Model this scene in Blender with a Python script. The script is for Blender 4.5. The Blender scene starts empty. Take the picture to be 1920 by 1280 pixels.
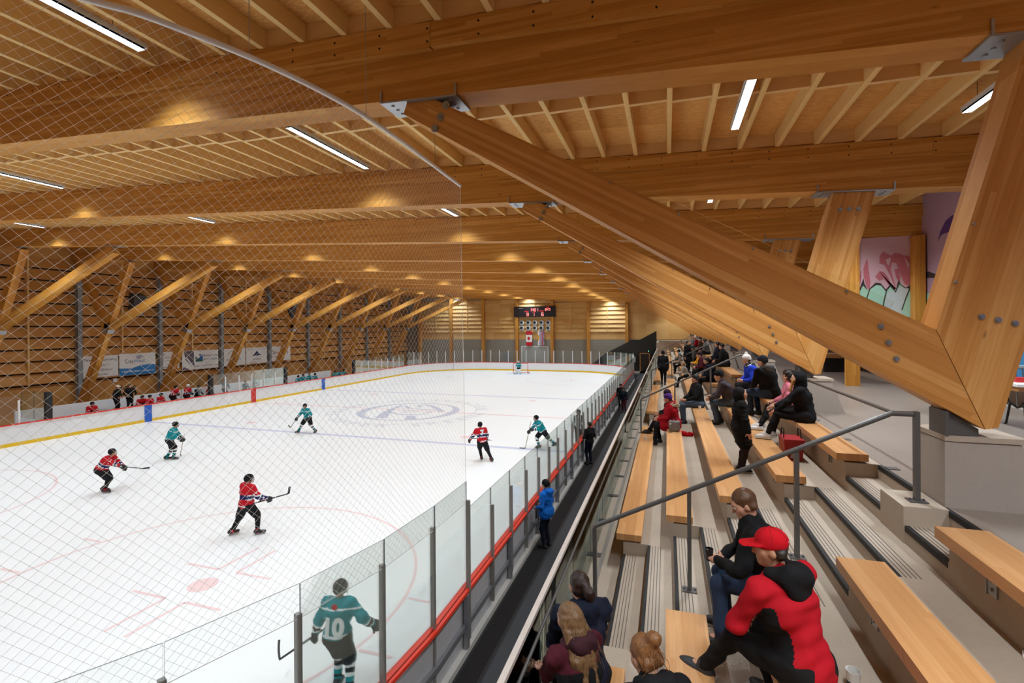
import bpy, math, random
import numpy as np
from mathutils import Vector, Matrix
random.seed(7)
SC = bpy.context.scene
COL = SC.collection
PI = math.pi
LAMP = 345.; LSEAT = 300.; LCOL = (.82, 1., 1.16); LCOL2 = (.92, 1., 1.06); EXPOSURE = 0.

# ------------------------------------------------------------------ camera model (17 mm shift lens, image 1920 x 1280)
F = 911.9; TH = .3089; RO = -.0066; CY = 614.276; H0 = 5.6
_c, _s, _cr, _sr = math.cos(TH), math.sin(TH), math.cos(RO), math.sin(RO)
CR = Vector((_cr*_c, _cr*_s, _sr)); CU = Vector((-_sr*_c, -_sr*_s, _cr)); CW = Vector((-_s, _c, 0))
def ray(x, y):
    return CR*((x-960)/F) + CU*(-(y-CY)/F) + CW
def atz(x, y, z):
    r = ray(x, y); t = (z-H0)/r.z; return Vector((r.x*t, r.y*t, z))
def aty(x, y, Y):
    r = ray(x, y); t = Y/r.y; return Vector((r.x*t, Y, H0+r.z*t))

# ------------------------------------------------------------------ materials
def S2L(r, g=None, b=None):
    if g is None: r, g, b = r
    f = lambda v: (v/255/12.92) if v/255 <= .04045 else ((v/255+.055)/1.055)**2.4
    return (f(r), f(g), f(b), 1)
MATS = {}
class NT:
    def __init__(s, name):
        m = bpy.data.materials.new(name); m.use_nodes = True; s.m = m; s.t = m.node_tree; s.t.nodes.clear()
        s.out = s.n('ShaderNodeOutputMaterial')
    def n(s, typ, **kw):
        nd = s.t.nodes.new(typ)
        for k, v in kw.items(): setattr(nd, k, v)
        return nd
    def l(s, a, b): s.t.links.new(a, b)
    def math(s, op, a, b=None, c=None, clamp=False):
        nd = s.n('ShaderNodeMath', operation=op); nd.use_clamp = clamp
        for i, v in enumerate((a, b, c)):
            if v is None: continue
            if isinstance(v, (int, float)): nd.inputs[i].default_value = v
            else: s.l(v, nd.inputs[i])
        return nd.outputs[0]
    def mix(s, f, a, b, blend='MIX'):
        nd = s.n('ShaderNodeMix', data_type='RGBA', blend_type=blend)
        for v, i in ((f, 0), (a, 6), (b, 7)):
            if isinstance(v, (int, float)): nd.inputs[i].default_value = v
            elif isinstance(v, tuple): nd.inputs[i].default_value = v
            else: s.l(v, nd.inputs[i])
        return nd.outputs[2]
    def comb(s, x, y, z=0.0):
        nd = s.n('ShaderNodeCombineXYZ')
        for i, v in enumerate((x, y, z)):
            if isinstance(v, (int, float)): nd.inputs[i].default_value = v
            else: s.l(v, nd.inputs[i])
        return nd.outputs[0]
    def noise(s, vec, scale=5, detail=3, rough=.5, out='Fac'):
        nd = s.n('ShaderNodeTexNoise'); nd.inputs['Scale'].default_value = scale
        nd.inputs['Detail'].default_value = detail; nd.inputs['Roughness'].default_value = rough
        if vec is not None: s.l(vec, nd.inputs['Vector'])
        return nd.outputs[out]
    def ramp(s, f, stops):
        nd = s.n('ShaderNodeValToRGB'); e = nd.color_ramp.elements
        while len(e) < len(stops): e.new(.5)
        for el, (p, c) in zip(e, stops): el.position = p; el.color = c
        s.l(f, nd.inputs[0]); return nd.outputs[0]
    def bsdf(s, col, rough=.5, metal=0., spec=.5, bump=None, bstr=.2, bdist=.01):
        b = s.n('ShaderNodeBsdfPrincipled')
        if isinstance(col, tuple): b.inputs['Base Color'].default_value = col
        else: s.l(col, b.inputs['Base Color'])
        if isinstance(rough, (int, float)): b.inputs['Roughness'].default_value = rough
        else: s.l(rough, b.inputs['Roughness'])
        b.inputs['Metallic'].default_value = metal
        b.inputs['Specular IOR Level'].default_value = spec
        if bump is not None:
            bn = s.n('ShaderNodeBump'); bn.inputs['Strength'].default_value = bstr; bn.inputs['Distance'].default_value = bdist
            s.l(bump, bn.inputs['Height']); s.l(bn.outputs[0], b.inputs['Normal'])
        s.l(b.outputs[0], s.out.inputs[0]); return b
def plain(name, rgb, rough=.5, metal=0., spec=.5, vary=.12, scale=8., bump=0.):
    if name in MATS: return MATS[name]
    t = NT(name); tc = t.n('ShaderNodeTexCoord').outputs['Object']
    c = S2L(rgb); nz = t.noise(tc, scale, 4)
    k = t.math('MULTIPLY_ADD', nz, 2*vary, 1-vary)
    col = t.mix(1.0, c, t.comb(k, k, k), 'MULTIPLY')
    t.bsdf(col, rough, metal, spec, nz if bump else None, bump)
    MATS[name] = t.m; return t.m
def wood(name, dark, mid, light, lam=.045, seg=2.2, rough=.5, grain=1., knots=True, spec=.35):
    """laminated timber: u of the UV map runs along the grain, v across the laminations (metres)"""
    t = NT(name); uv = t.n('ShaderNodeUVMap').outputs[0]
    sp = t.n('ShaderNodeSeparateXYZ'); t.l(uv, sp.inputs[0]); u, v = sp.outputs[0], sp.outputs[1]
    li = t.math('FLOOR', t.math('DIVIDE', v, lam))
    wn = t.n('ShaderNodeTexWhiteNoise', noise_dimensions='1D'); t.l(li, wn.inputs['W'])
    si = t.math('FLOOR', t.math('DIVIDE', t.math('MULTIPLY_ADD', wn.outputs[0], 9., u), seg))
    w2 = t.n('ShaderNodeTexWhiteNoise', noise_dimensions='2D'); t.l(t.comb(li, si), w2.inputs[0])
    gr = t.noise(t.comb(t.math('MULTIPLY', u, 1.6), t.math('MULTIPLY', v, 42), li), 1., 5, .6)
    gl = t.noise(t.comb(t.math('MULTIPLY', u, .5), t.math('MULTIPLY', v, 3), 3.), 1., 3, .5)
    f = t.math('ADD', t.math('MULTIPLY_ADD', w2.outputs[0], .34, .06), t.math('ADD', t.math('MULTIPLY', gr, .5*grain), t.math('MULTIPLY_ADD', gl, .3, -.13-.12*(grain-1))), clamp=True)
    col = t.ramp(f, [(.12, S2L(dark)), (.5, S2L(mid)), (.88, S2L(light))])
    if knots:
        vo = t.n('ShaderNodeTexVoronoi'); vo.inputs['Scale'].default_value = 1.
        t.l(t.comb(t.math('MULTIPLY', u, 1.3), t.math('MULTIPLY', v, 4.)), vo.inputs['Vector'])
        kf = t.math('SUBTRACT', 1., t.math('SMOOTH_MIN', t.math('DIVIDE', vo.outputs['Distance'], .075), 1., .1), clamp=True)
        col = t.mix(t.math('MULTIPLY', kf, .75), col, S2L([c*.35 for c in dark]))
    t.bsdf(col, rough, 0, spec, gr, .08, .004)
    MATS[name] = t.m; return t.m
def plywood(name, a, b, c, rough=.6):
    t = NT(name); tc = t.n('ShaderNodeTexCoord').outputs['Object']
    sp = t.n('ShaderNodeSeparateXYZ'); t.l(tc, sp.inputs[0])
    px = t.math('FLOOR', t.math('DIVIDE', sp.outputs[0], 2.44)); py = t.math('FLOOR', t.math('DIVIDE', sp.outputs[1], 1.22))
    wn = t.n('ShaderNodeTexWhiteNoise', noise_dimensions='2D'); t.l(t.comb(px, py), wn.inputs[0])
    v = t.comb(t.math('MULTIPLY', sp.outputs[0], .9), t.math('MULTIPLY_ADD', wn.outputs[0], 7., t.math('MULTIPLY', sp.outputs[1], 3.)), 0.)
    n1 = t.noise(v, 1.6, 3, .5); bands = t.math('FRACT', t.math('MULTIPLY', n1, 9.))
    f = t.math('ADD', t.math('MULTIPLY', t.math('PINGPONG', bands, .5), .5), t.math('ADD', t.math('MULTIPLY', wn.outputs[0], .3), t.math('MULTIPLY', t.noise(v, 14, 4), .35)), clamp=True)
    t.bsdf(t.ramp(f, [(.15, S2L(a)), (.5, S2L(b)), (.9, S2L(c))]), rough, 0, .25); MATS[name] = t.m
def concrete(name, rgb, rough=.75, vary=.22, bump=.12):
    t = NT(name); tc = t.n('ShaderNodeTexCoord').outputs['Object']
    n1 = t.noise(tc, 1.1, 6, .62); n2 = t.noise(tc, 26, 4, .6)
    k = t.math('ADD', t.math('MULTIPLY_ADD', n1, 2*vary, 1-vary), t.math('MULTIPLY_ADD', n2, .14, -.07))
    col = t.mix(1., S2L(rgb), t.comb(k, k, t.math('MULTIPLY', k, .99)), 'MULTIPLY')
    t.bsdf(col, rough, 0, .35, n2, bump, .004); MATS[name] = t.m
def glass(name, tint=(.93, .97, .955), fr=.4, rough=.0):
    t = NT(name); tr = t.n('ShaderNodeBsdfTransparent'); tr.inputs[0].default_value = (*tint, 1)
    gl = t.n('ShaderNodeBsdfGlossy'); gl.inputs['Roughness'].default_value = rough; gl.inputs[0].default_value = (.9, 1, .96, 1)
    lw = t.n('ShaderNodeFresnel'); lw.inputs[0].default_value = 1.42
    mx = t.n('ShaderNodeMixShader'); t.l(t.math('MULTIPLY', lw.outputs[0], fr), mx.inputs[0]); t.l(tr.outputs[0], mx.inputs[1]); t.l(gl.outputs[0], mx.inputs[2])
    t.l(mx.outputs[0], t.out.inputs[0]); MATS[name] = t.m
def emit(name, rgb, st):
    t = NT(name); e = t.n('ShaderNodeEmission'); e.inputs[0].default_value = S2L(rgb) if max(rgb) > 1 else (*rgb, 1); e.inputs[1].default_value = st
    t.l(e.outputs[0], t.out.inputs[0]); MATS[name] = t.m
def cloth(name, rgb, rough=.85, scale=14., bump=.25, vary=.15):
    if name in MATS: return MATS[name]
    return plain(name, rgb, rough, 0, .2, vary, scale, bump)
M = MATS
wood('glulam_beam', (158, 99, 36), (190, 131, 58), (218, 164, 90), .045, 4.4, .55, spec=.22)
wood('glulam_strut', (170, 110, 50), (202, 142, 74), (228, 178, 112), .045, 4.2, .5, spec=.25)
wood('glulam_column', (158, 98, 32), (194, 132, 54), (220, 164, 84), .045, 2.4, .55, spec=.25)
wood('lumber_joist', (214, 172, 104), (234, 198, 132), (244, 216, 156), .3, 5, .6, .8)
wood('lumber_pale', (206, 160, 100), (226, 186, 126), (238, 206, 150), .3, 5, .6, .8)
wood('bench_timber', (180, 126, 74), (202, 150, 98), (222, 176, 126), .048, 1.6, .38, .9, False)
wood('panel_wood', (174, 114, 52), (198, 140, 74), (218, 166, 100), .9, 2.44, .55, 1.0, False)
wood('panel_light', (196, 144, 78), (216, 170, 104), (232, 194, 132), 1.2, 2.44, .55, 1.0, False)
plywood('plywood_deck', (196, 140, 74), (222, 168, 96), (240, 196, 128))
concrete('concrete', (174, 160, 144)); concrete('concrete_wall', (150, 136, 114), .8, .2); concrete('concrete_smooth', (166, 156, 147), .7, .1)
concrete('concrete_floor', (136, 124, 114), .38, .2, .05); concrete('concrete_block', (150, 142, 128), .8, .12); concrete('curb_concrete', (200, 198, 194), .7, .12)
glass('glass_pane', (.982, .99, .986), .5); glass('glass_guard', (.97, .98, .97), 1.0); 
M_ = plain
M_('glass_edge', (70, 84, 78), .3); M_('steel_dark', (92, 90, 88), .42, .25, .5); M_('steel_galv', (160, 162, 162), .35, .85); M_('steel_plate', (170, 172, 176), .4, .8)
M_('steel_column', (138, 140, 142), .5, .1); M_('bolt_dark', (40, 34, 28), .5, .6); M_('rail_light', (206, 196, 186), .45, .1)
M_('alu_post', (150, 148, 142), .4, .25); M_('board_white', (238, 238, 240), .35, 0, .5, .03); M_('kick_yellow', (240, 196, 10), .4, 0, .5, .03)
M_('cap_red', (226, 58, 34), .4, 0, .5, .04); M_('mark_blue', (30, 96, 196), .4); M_('mark_red', (214, 44, 36), .4)
M_('frame_grey', (150, 152, 158), .4, .5); M_('panel_grey', (190, 190, 194), .5); M_('rubber_black', (34, 33, 34), .7, 0, .3, .25, 40); M_('rubber_grey', (58, 58, 60), .7, 0, .3, .25, 40)
M_('pad_black', (24, 24, 26), .5); M_('white_paint', (236, 236, 234), .5, 0, .4, .03)
M_('nosing', (26, 25, 26), .7); M_('groove', (92, 86, 80), .8); M_('fixture_white', (220, 220, 216), .4); M_('black_wire', (30, 30, 30), .5)
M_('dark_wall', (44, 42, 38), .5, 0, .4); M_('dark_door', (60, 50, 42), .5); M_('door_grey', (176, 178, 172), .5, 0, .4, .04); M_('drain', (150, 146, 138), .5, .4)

def lamp_mat(name, col, low, peak):
    # LED strip behind a narrow lens: bright inside a 60 degree cone, dimmer outside it
    t = NT(name); g = t.n('ShaderNodeNewGeometry'); d = t.n('ShaderNodeVectorMath', operation='DOT_PRODUCT'); t.l(g.outputs['Normal'], d.inputs[0]); t.l(g.outputs['Incoming'], d.inputs[1])
    mr = t.n('ShaderNodeMapRange', interpolation_type='SMOOTHSTEP'); t.l(d.outputs['Value'], mr.inputs[0]); mr.inputs[1].default_value = .48; mr.inputs[2].default_value = .80; mr.inputs[3].default_value = low; mr.inputs[4].default_value = peak
    e = t.n('ShaderNodeEmission'); e.inputs[0].default_value = (*col, 1); t.l(mr.outputs[0], e.inputs[1]); t.l(e.outputs[0], t.out.inputs[0]); M[name] = t.m
lamp_mat('lamp', LCOL, 7., LAMP); lamp_mat('lamp_seat', LCOL2, 7., LSEAT); emit('lamp_rim', LCOL, 5.); emit('led_red', (1., .05, .06), 1.6); emit('led_white', (1., .22, .20), 2.6); emit('exit_green', (.2, 1., .5), 1.2)
t = NT('net_cord'); a_ = t.n('ShaderNodeBsdfDiffuse'); a_.inputs[0].default_value = (.93, .91, .86, 1); b_ = t.n('ShaderNodeBsdfTranslucent'); b_.inputs[0].default_value = (.93, .91, .86, 1)
mx_ = t.n('ShaderNodeMixShader'); mx_.inputs[0].default_value = .45; t.l(a_.outputs[0], mx_.inputs[1]); t.l(b_.outputs[0], mx_.inputs[2]); t.l(mx_.outputs[0], t.out.inputs[0]); M['net_cord'] = t.m
t = NT('ice'); tc = t.n('ShaderNodeTexCoord').outputs['Object']; nz = t.noise(tc, .35, 5, .6); n3 = t.noise(tc, 9., 4, .7)
kk = t.math('ADD', t.math('MULTIPLY_ADD', nz, .05, .955), t.math('MULTIPLY_ADD', n3, .02, -.01))
t.bsdf(t.mix(1., S2L(240, 238, 234), t.comb(kk, kk, kk), 'MULTIPLY'), .34, 0, .35); M['ice'] = t.m
for nm, rgb in dict(ice_red=(238, 206, 202), ice_pink=(236, 204, 200), ice_blue=(200, 200, 218), ice_grey=(192, 194, 206), ice_text=(204, 206, 210), ice_crease=(206, 220, 236)).items(): M_(nm, rgb, .34, 0, .35, .05, 2.5)

# ------------------------------------------------------------------ mesh builder
class MB:
    def __init__(s): s.v = []; s.f = []; s.mi = []; s.uv = []
    def face(s, idx, mi=0, uv=None):
        s.f.append(tuple(idx)); s.mi.append(mi)
        s.uv.append(uv if uv else [(s.v[i][0], s.v[i][2]) for i in idx])
    def prism(s, poly, ax, depth, mi=0, grain=None, stack=None, off=0.):
        """poly: 3D points (planar, any winding); extruded by ax*depth. grain/stack: directions of the wood UV"""
        ax = Vector(ax).normalized(); n = len(poly); b = len(s.v); P = [Vector(p) for p in poly]
        nrm = Vector((0, 0, 0))
        for i in range(n): nrm += (P[i]-P[0]).cross(P[(i+1) % n]-P[0])
        if nrm.dot(ax) > 0: P = P[::-1]
        Q = [p+ax*depth for p in P]
        s.v += [tuple(p) for p in P+Q]
        g = Vector(grain).normalized() if grain is not None else None
        k = Vector(stack).normalized() if stack is not None else None
        def add(idx):
            uv = None
            if g is not None:
                pts = [Vector(s.v[i]) for i in idx]; nr = (pts[1]-pts[0]).cross(pts[2]-pts[0]); nr = nr.normalized() if nr.length > 1e-12 else Vector((0, 0, 1))
                kk = k
                if abs(nr.dot(k)) > .8: kk = g.cross(k)*.12
                uv = [(p.dot(g)+off, p.dot(kk)+off*.37) for p in pts]
            s.face(idx, mi, uv)
        add(list(range(b, b+n))); add(list(range(b+2*n-1, b+n-1, -1)))
        for i in range(n):
            j = (i+1) % n; add([b+i, b+n+i, b+n+j, b+j])
    def box(s, lo, hi, mi=0, grain=None, stack=None, off=0.):
        x0, y0, z0 = lo; x1, y1, z1 = hi
        s.prism([(x0, y0, z0), (x1, y0, z0), (x1, y1, z0), (x0, y1, z0)], (0, 0, 1), z1-z0, mi, grain, stack, off)
    def bar(s, a, b, w, d, up=(0, 0, 1), mi=0, wood=False, off=0.):
        """rectangular bar from a to b, w across (side), d along up"""
        a, b = Vector(a), Vector(b); t = (b-a).normalized(); u = Vector(up); side = t.cross(u).normalized(); u = side.cross(t).normalized()
        poly = [a+side*(w/2)+u*(d/2), a-side*(w/2)+u*(d/2), a-side*(w/2)-u*(d/2), a+side*(w/2)-u*(d/2)]
        s.prism(poly, t, (b-a).length, mi, t if wood else None, u if wood else None, off)
    def tube(s, pts, r, n=8, mi=0, closed=False, cap=True):
        P = [Vector(p) for p in pts]; m = len(P); b = len(s.v)
        ref = None
        for i in range(m):
            if closed: t = (P[(i+1) % m]-P[i-1])
            else: t = P[min(i+1, m-1)]-P[max(i-1, 0)]
            t = t.normalized()
            if ref is None:
                ref = Vector((0, 0, 1)) if abs(t.z) < .9 else Vector((1, 0, 0))
            x = (ref-t*ref.dot(t)).normalized(); y = t.cross(x); ref = x
            rr = r[i] if isinstance(r, (list, tuple)) else r
            for k in range(n):
                a = 2*PI*k/n; s.v.append(tuple(P[i]+x*(rr*math.cos(a))+y*(rr*math.sin(a))))
        for i in range(m if closed else m-1):
            for k in range(n):
                k2 = (k+1) % n; i2 = (i+1) % m
                s.face([b+i*n+k, b+i*n+k2, b+i2*n+k2, b+i2*n+k], mi)
        if cap and not closed:
            s.face(list(range(b+n-1, b-1, -1)), mi); s.face(list(range(b+(m-1)*n, b+m*n)), mi)
    def cyl(s, a, b, r, n=16, mi=0): s.tube([a, b], r, n, mi)
    def lathe(s, c, prof, n=20, mi=0, ax=(0, 0, 1)):
        c = Vector(c); ax = Vector(ax).normalized(); x = ax.orthogonal().normalized(); y = ax.cross(x); b = len(s.v)
        for r, h in prof:
            for k in range(n):
                a = 2*PI*k/n; s.v.append(tuple(c+ax*h+x*(r*math.cos(a))+y*(r*math.sin(a))))
        for i in range(len(prof)-1):
            for k in range(n):
                k2 = (k+1) % n; s.face([b+i*n+k, b+i*n+k2, b+(i+1)*n+k2, b+(i+1)*n+k], mi)
        s.face(list(range(b+n-1, b-1, -1)), mi); q = b+(len(prof)-1)*n; s.face(list(range(q, q+n)), mi)
    def flat(s, pts, mi=0):
        b = len(s.v); s.v += [tuple(p) for p in pts]; s.face(list(range(b, b+len(pts))), mi)
    def text(s, body, size, fn, mi=0, align='CENTER', depth=0., squash=1., bold=0.):
        """letters as mesh; fn maps the flat (x, y, depth) of the text to 3D"""
        cu = bpy.data.curves.new('txt', 'FONT'); cu.body = body; cu.size = size; cu.align_x = align; cu.align_y = 'CENTER'; cu.resolution_u = 3; cu.offset = bold
        o = bpy.data.objects.new('txt', cu); COL.objects.link(o); dg = bpy.context.evaluated_depsgraph_get()
        me = o.evaluated_get(dg).to_mesh(); b = len(s.v)
        s.v += [tuple(fn(v.co.x*squash, v.co.y, depth)) for v in me.vertices]
        for p in me.polygons: s.face([b+i for i in p.vertices], mi)
        o.evaluated_get(dg).to_mesh_clear(); bpy.data.objects.remove(o); bpy.data.curves.remove(cu)
    def build(s, name, mats, parent=None, smooth=False, loc=None):
        if not isinstance(mats, (list, tuple)): mats = [mats]
        me = bpy.data.meshes.new(name); me.from_pydata(s.v, [], s.f)
        for m in mats: me.materials.append(M[m] if isinstance(m, str) else m)
        me.polygons.foreach_set('material_index', s.mi)
        uvl = me.uv_layers.new(name='UVMap'); flat = []
        for u in s.uv:
            for a in u: flat += [a[0], a[1]]
        uvl.data.foreach_set('uv', flat)
        if smooth: me.polygons.foreach_set('use_smooth', [True]*len(s.f))
        me.update()
        o = bpy.data.objects.new(name, me); COL.objects.link(o)
        if loc is not None:
            L = Vector(loc); me.transform(Matrix.Translation(-L)); o.location = L
        if parent is not None:
            o.parent = parent
            o.location = Vector(o.location)-wloc(parent)
        return o
def wloc(o):
    v = Vector((0, 0, 0))
    while o is not None: v += Vector(o.location); o = o.parent
    return v
def tag(o, label, cat, group=None, kind=None):
    if label: o['label'] = label
    if cat: o['category'] = cat
    if group: o['group'] = group
    if kind: o['kind'] = kind
    return o
def thing(name, loc, label, cat, group=None):
    o = bpy.data.objects.new(name, None); COL.objects.link(o); o.location = loc; o.empty_display_size = .2
    return tag(o, label, cat, group)
def struct(o): o['kind'] = 'structure'; return o
def dup(root, loc, label=None, group=None, rotz=None):
    r = root.copy(); COL.objects.link(r); r.location = loc
    if rotz is not None: r.rotation_euler = (0, 0, rotz)
    if label: r['label'] = label
    if group: r['group'] = group
    for ch in list(root.children):
        c = ch.copy(); COL.objects.link(c); c.parent = r
        for g in list(ch.children):
            d = g.copy(); COL.objects.link(d); d.parent = c
    return r
ORD = ['first', 'second', 'third', 'fourth', 'fifth', 'sixth', 'seventh', 'eighth', 'ninth', 'tenth', 'eleventh', 'twelfth', 'thirteenth', 'fourteenth', 'fifteenth']

# ================================================================== ARENA GEOMETRY
XL, XR = -30.3, -3.43            # inner faces of the long boards
YN, YF = -1.9, 60.7              # end boards
RC = 8.5
YC, SB = 29.54, 7.96             # centre line, blue line offset
XC = (XL+XR)/2
YB0, BY, NB = 5.46, 5.306, 11    # first beam (near face), bay, last beam index
BT = .42                         # beam thickness
SOF = lambda x: 8.517-.0504*(x+3.46)
YW = YB0+BY*NB+.1                # far wall
XWL, XWR = -36.9, 6.65
ZK = lambda k: 2.40+.16653*k
XK = lambda k: -.611+.33875*k
Z0 = 2.233; ZT = ZK(9)

def corner_path(off=0., n=10):
    """closed outline of the rink, offset outwards"""
    r = RC+off; P = []
    for cx, cy, a0 in ((XR-RC, YN+RC, -90), (XR-RC, YF-RC, 0), (XL+RC, YF-RC, 90), (XL+RC, YN+RC, 180)):
        for i in range(n+1):
            a = math.radians(a0+90*i/n); P.append((cx+r*math.cos(a), cy+r*math.sin(a)))
    return P
def along(P, step, closed=True):
    """points every step metres along a closed 2D path -> (x, y, tangent angle)"""
    out = []; carry = 0.; n = len(P)
    for i in range(n if closed else n-1):
        a, b = Vector(P[i]), Vector(P[(i+1) % n]); L = (b-a).length
        if L < 1e-6: continue
        t = (b-a)/L; d = carry
        while d < L: q = a+t*d; out.append((q.x, q.y, math.atan2(t.y, t.x))); d += step
        carry = d-L
    return out
def ring(mb, o1, o2, z0, z1, mi=0, P=None):
    A, B = corner_path(o1), corner_path(o2); n = len(A); b = len(mb.v)
    for (x1, y1), (x2, y2) in zip(A, B): mb.v += [(x1, y1, z0), (x1, y1, z1), (x2, y2, z1), (x2, y2, z0)]
    for i in range(n):
        j = (i+1) % n
        for k in range(4):
            k2 = (k+1) % 4; mb.face([b+4*i+k, b+4*j+k, b+4*j+k2, b+4*i+k2], mi)

# ---- ice and its painted lines
m = MB(); m.flat([(x, y, 0) for x, y in corner_path(.02, 16)])
ice = struct(m.build('floor_ice', 'ice'))
def arc(cx, cy, r, w, a0=0, a1=360, n=72):
    o = []
    for i in range(n): o.append(math.radians(a0+(a1-a0)*i/n)); 
    o.append(math.radians(a1)); P = []
    for a, b in zip(o, o[1:]):
        P.append([(cx+(r-w/2)*math.cos(a), cy+(r-w/2)*math.sin(a)), (cx+(r+w/2)*math.cos(a), cy+(r+w/2)*math.sin(a)), (cx+(r+w/2)*math.cos(b), cy+(r+w/2)*math.sin(b)), (cx+(r-w/2)*math.cos(b), cy+(r-w/2)*math.sin(b))])
    return P
def strip(pts, w):
    P = [Vector(p) for p in pts]; out = []; L, R = [], []
    for i, p in enumerate(P):
        t = (P[min(i+1, len(P)-1)]-P[max(i-1, 0)]).normalized(); nrm = Vector((-t.y, t.x)); ww = w[i] if isinstance(w, (list, tuple)) else w
        L.append(p+nrm*ww/2); R.append(p-nrm*ww/2)
    for i in range(len(P)-1): out.append([tuple(L[i]), tuple(R[i]), tuple(R[i+1]), tuple(L[i+1])])
    return out
def paint(name, polys, mat, z=.004):
    m = MB()
    for p in polys: m.flat([(q[0], q[1], z) for q in p])
    return m.build(name, mat, ice)
rect = lambda x0, y0, x1, y1: [(x0, y0), (x1, y0), (x1, y1), (x0, y1)]
paint('centre_line', [rect(XL, YC-.13, XR, YC+.13)], 'ice_red')
for sg in (-1, 1):
    paint('blue_line', [rect(XL, YC+sg*SB-.15, XR, YC+sg*SB+.15)], 'ice_blue')
    gy = YC+sg*27.75; paint('goal_line', [rect(XL+1.2, gy-.03, XR-1.2, gy+.03)], 'ice_pink')
for cx, cy in ((-9.75, 8.1), (2*XC+9.75, 8.1), (-9.75, 2*YC-8.1), (2*XC+9.75, 2*YC-8.1)):
    P = arc(cx, cy, 4.6, .07)
    P += arc(cx, cy, .15, .3, n=28)
    for sx in (-1, 1):
        for sy in (-1, 1):
            P += [rect(cx+sx*.27, cy+sy*.63-.035, cx+sx*1.22, cy+sy*.63+.035), rect(cx+sx*.27-.035, cy+sy*.63, cx+sx*.27+.035, cy+sy*1.8)]
            P += [rect(cx+sx*4.6, cy+sy*.85-.035, cx+sx*5.25, cy+sy*.85+.035)]
    paint('faceoff_circle', P, 'ice_pink')
for sx in (-1, 1):
    for sy in (-1, 1): paint('faceoff_dot', arc(XC+sx*7.0, YC+sy*(SB-1.5), .15, .3, n=24), 'ice_pink')
GC = Vector((XC-.35, YC+27.75, 0))
paint('goal_crease', [[(GC.x+1.8*math.cos(a), GC.y-1.8*math.sin(a)) for a in [PI*i/20 for i in range(21)]]], 'ice_crease', .003)
# centre logo: ring of letters, open ring and the drawn emblem
LC = Vector((XC+.15, YC-.25)); P = arc(LC.x, LC.y, 4.57, .05)
for i in range(72):
    a0, a1 = 2*PI*i/72, 2*PI*(i+1)/72
    w = lambda a: .18+.40*(max(0, math.cos(a-PI*1.08))**2+max(0, math.cos(a-PI*.02))**3)
    P.append([(LC.x+q*math.cos(aa), LC.y+q*math.sin(aa)) for q, aa in ((3.42-w(a0), a0), (3.42, a0), (3.42, a1), (3.42-w(a1), a1))])
lg = lambda pts: [atz(600+x/5.647, 730+y/5.647, 0).to_2d() for x, y in pts]
P += strip(lg([(640, 305), (700, 245), (770, 205), (870, 168), (915, 180), (950, 200)]), [.75, .6, .34, .26, .26, .2])
P += strip(lg([(960, 318), (960, 278)]), [.75, .5])
P += strip(lg([(740, 238), (810, 258), (900, 268), (1030, 268), (1120, 255), (1190, 235)]), [.2, .22, .25, .22, .2, .16])
P += strip(lg([(830, 195), (950, 200), (1060, 210), (1150, 215), (1230, 218)]), [.12, .16, .18, .22, .3])
P += strip(lg([(1060, 188), (1045, 175), (1100, 160), (1180, 175), (1250, 205), (1290, 235)]), [.3, .3, .3, .36, .4, .45])
P += strip(lg([(870, 235), (930, 224), (1040, 234), (940, 246), (870, 235)]), .1)
paint('centre_emblem', P, 'ice_grey', .005)
m = MB(); txt = 'UPPER SKEENA RECREATION CENTRE '
for i, ch in enumerate(txt):
    if ch == ' ': continue
    a = -PI/2-.62+2*PI*i/len(txt); rad = Vector((math.cos(a), math.sin(a))); tan = Vector((-rad.y, rad.x))
    m.text(ch, 1.0, lambda x, y, d, rad=rad, tan=tan: (LC.x+rad.x*(5.02-y)+tan.x*x, LC.y+rad.y*(5.02-y)+tan.y*x, .005), squash=1.25)
m.build('ring_lettering', 'ice_text', ice)

# ---- dasher boards
T = thing('dasher_boards', (XL, YC, 0), 'white rink boards with yellow kick strip and red top rail around the ice', 'rink boards')
m = MB(); ring(m, 0, .02, .16, 1.02); m.build('board_face', 'board_white', T)
m = MB(); ring(m, -.012, .0, 0, .17); m.build('kick_strip', 'kick_yellow', T)
m = MB(); ring(m, -.03, .13, 1.02, 1.075); m.build('cap_rail', 'cap_red', T)
for yy, mt in ((YC-SB, 'mark_blue'), (YC, 'mark_red'), (YC+SB, 'mark_blue')):
    m = MB(); m.box((XL-.005, yy-.22, .0), (XL+.02, yy+.22, 1.05)); m.build('line_mark', mt, T)
m = MB(); ring(m, .03, .05, .06, 1.0); m.build('back_panel', 'panel_grey', T)
m = MB(); ring(m, .06, .12, .44, .52); m.build('back_rail', 'frame_grey', T)
m = MB(); ring(m, .045, .15, .0, .10); m.build('concrete_curb', 'curb_concrete', T)
for x, y, a in along(corner_path(.11), 2.44):
    if x > -7.5 and -2 < y < 58:
        m = MB(); t_ = Vector((math.cos(a), math.sin(a), 0)); n_ = Vector((t_.y, -t_.x, 0))
        m.prism([Vector((x, y, .01))+t_*.05-n_*.035, Vector((x, y, .01))+t_*.05+n_*.035, Vector((x, y, .01))-t_*.05+n_*.035, Vector((x, y, .01))-t_*.05-n_*.035], (0, 0, 1), 1.0)
        m.build('frame_post', 'frame_grey', T)
m = MB(); m.box((-10.9, YF-.03, .05), (-10.86, YF+.01, 1.02)); m.box((-27.47+.7, YF-2.3, .05), (-27.43+.7, YF-2.26, 1.02)); m.build('gate_seam', 'frame_grey', T)

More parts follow.
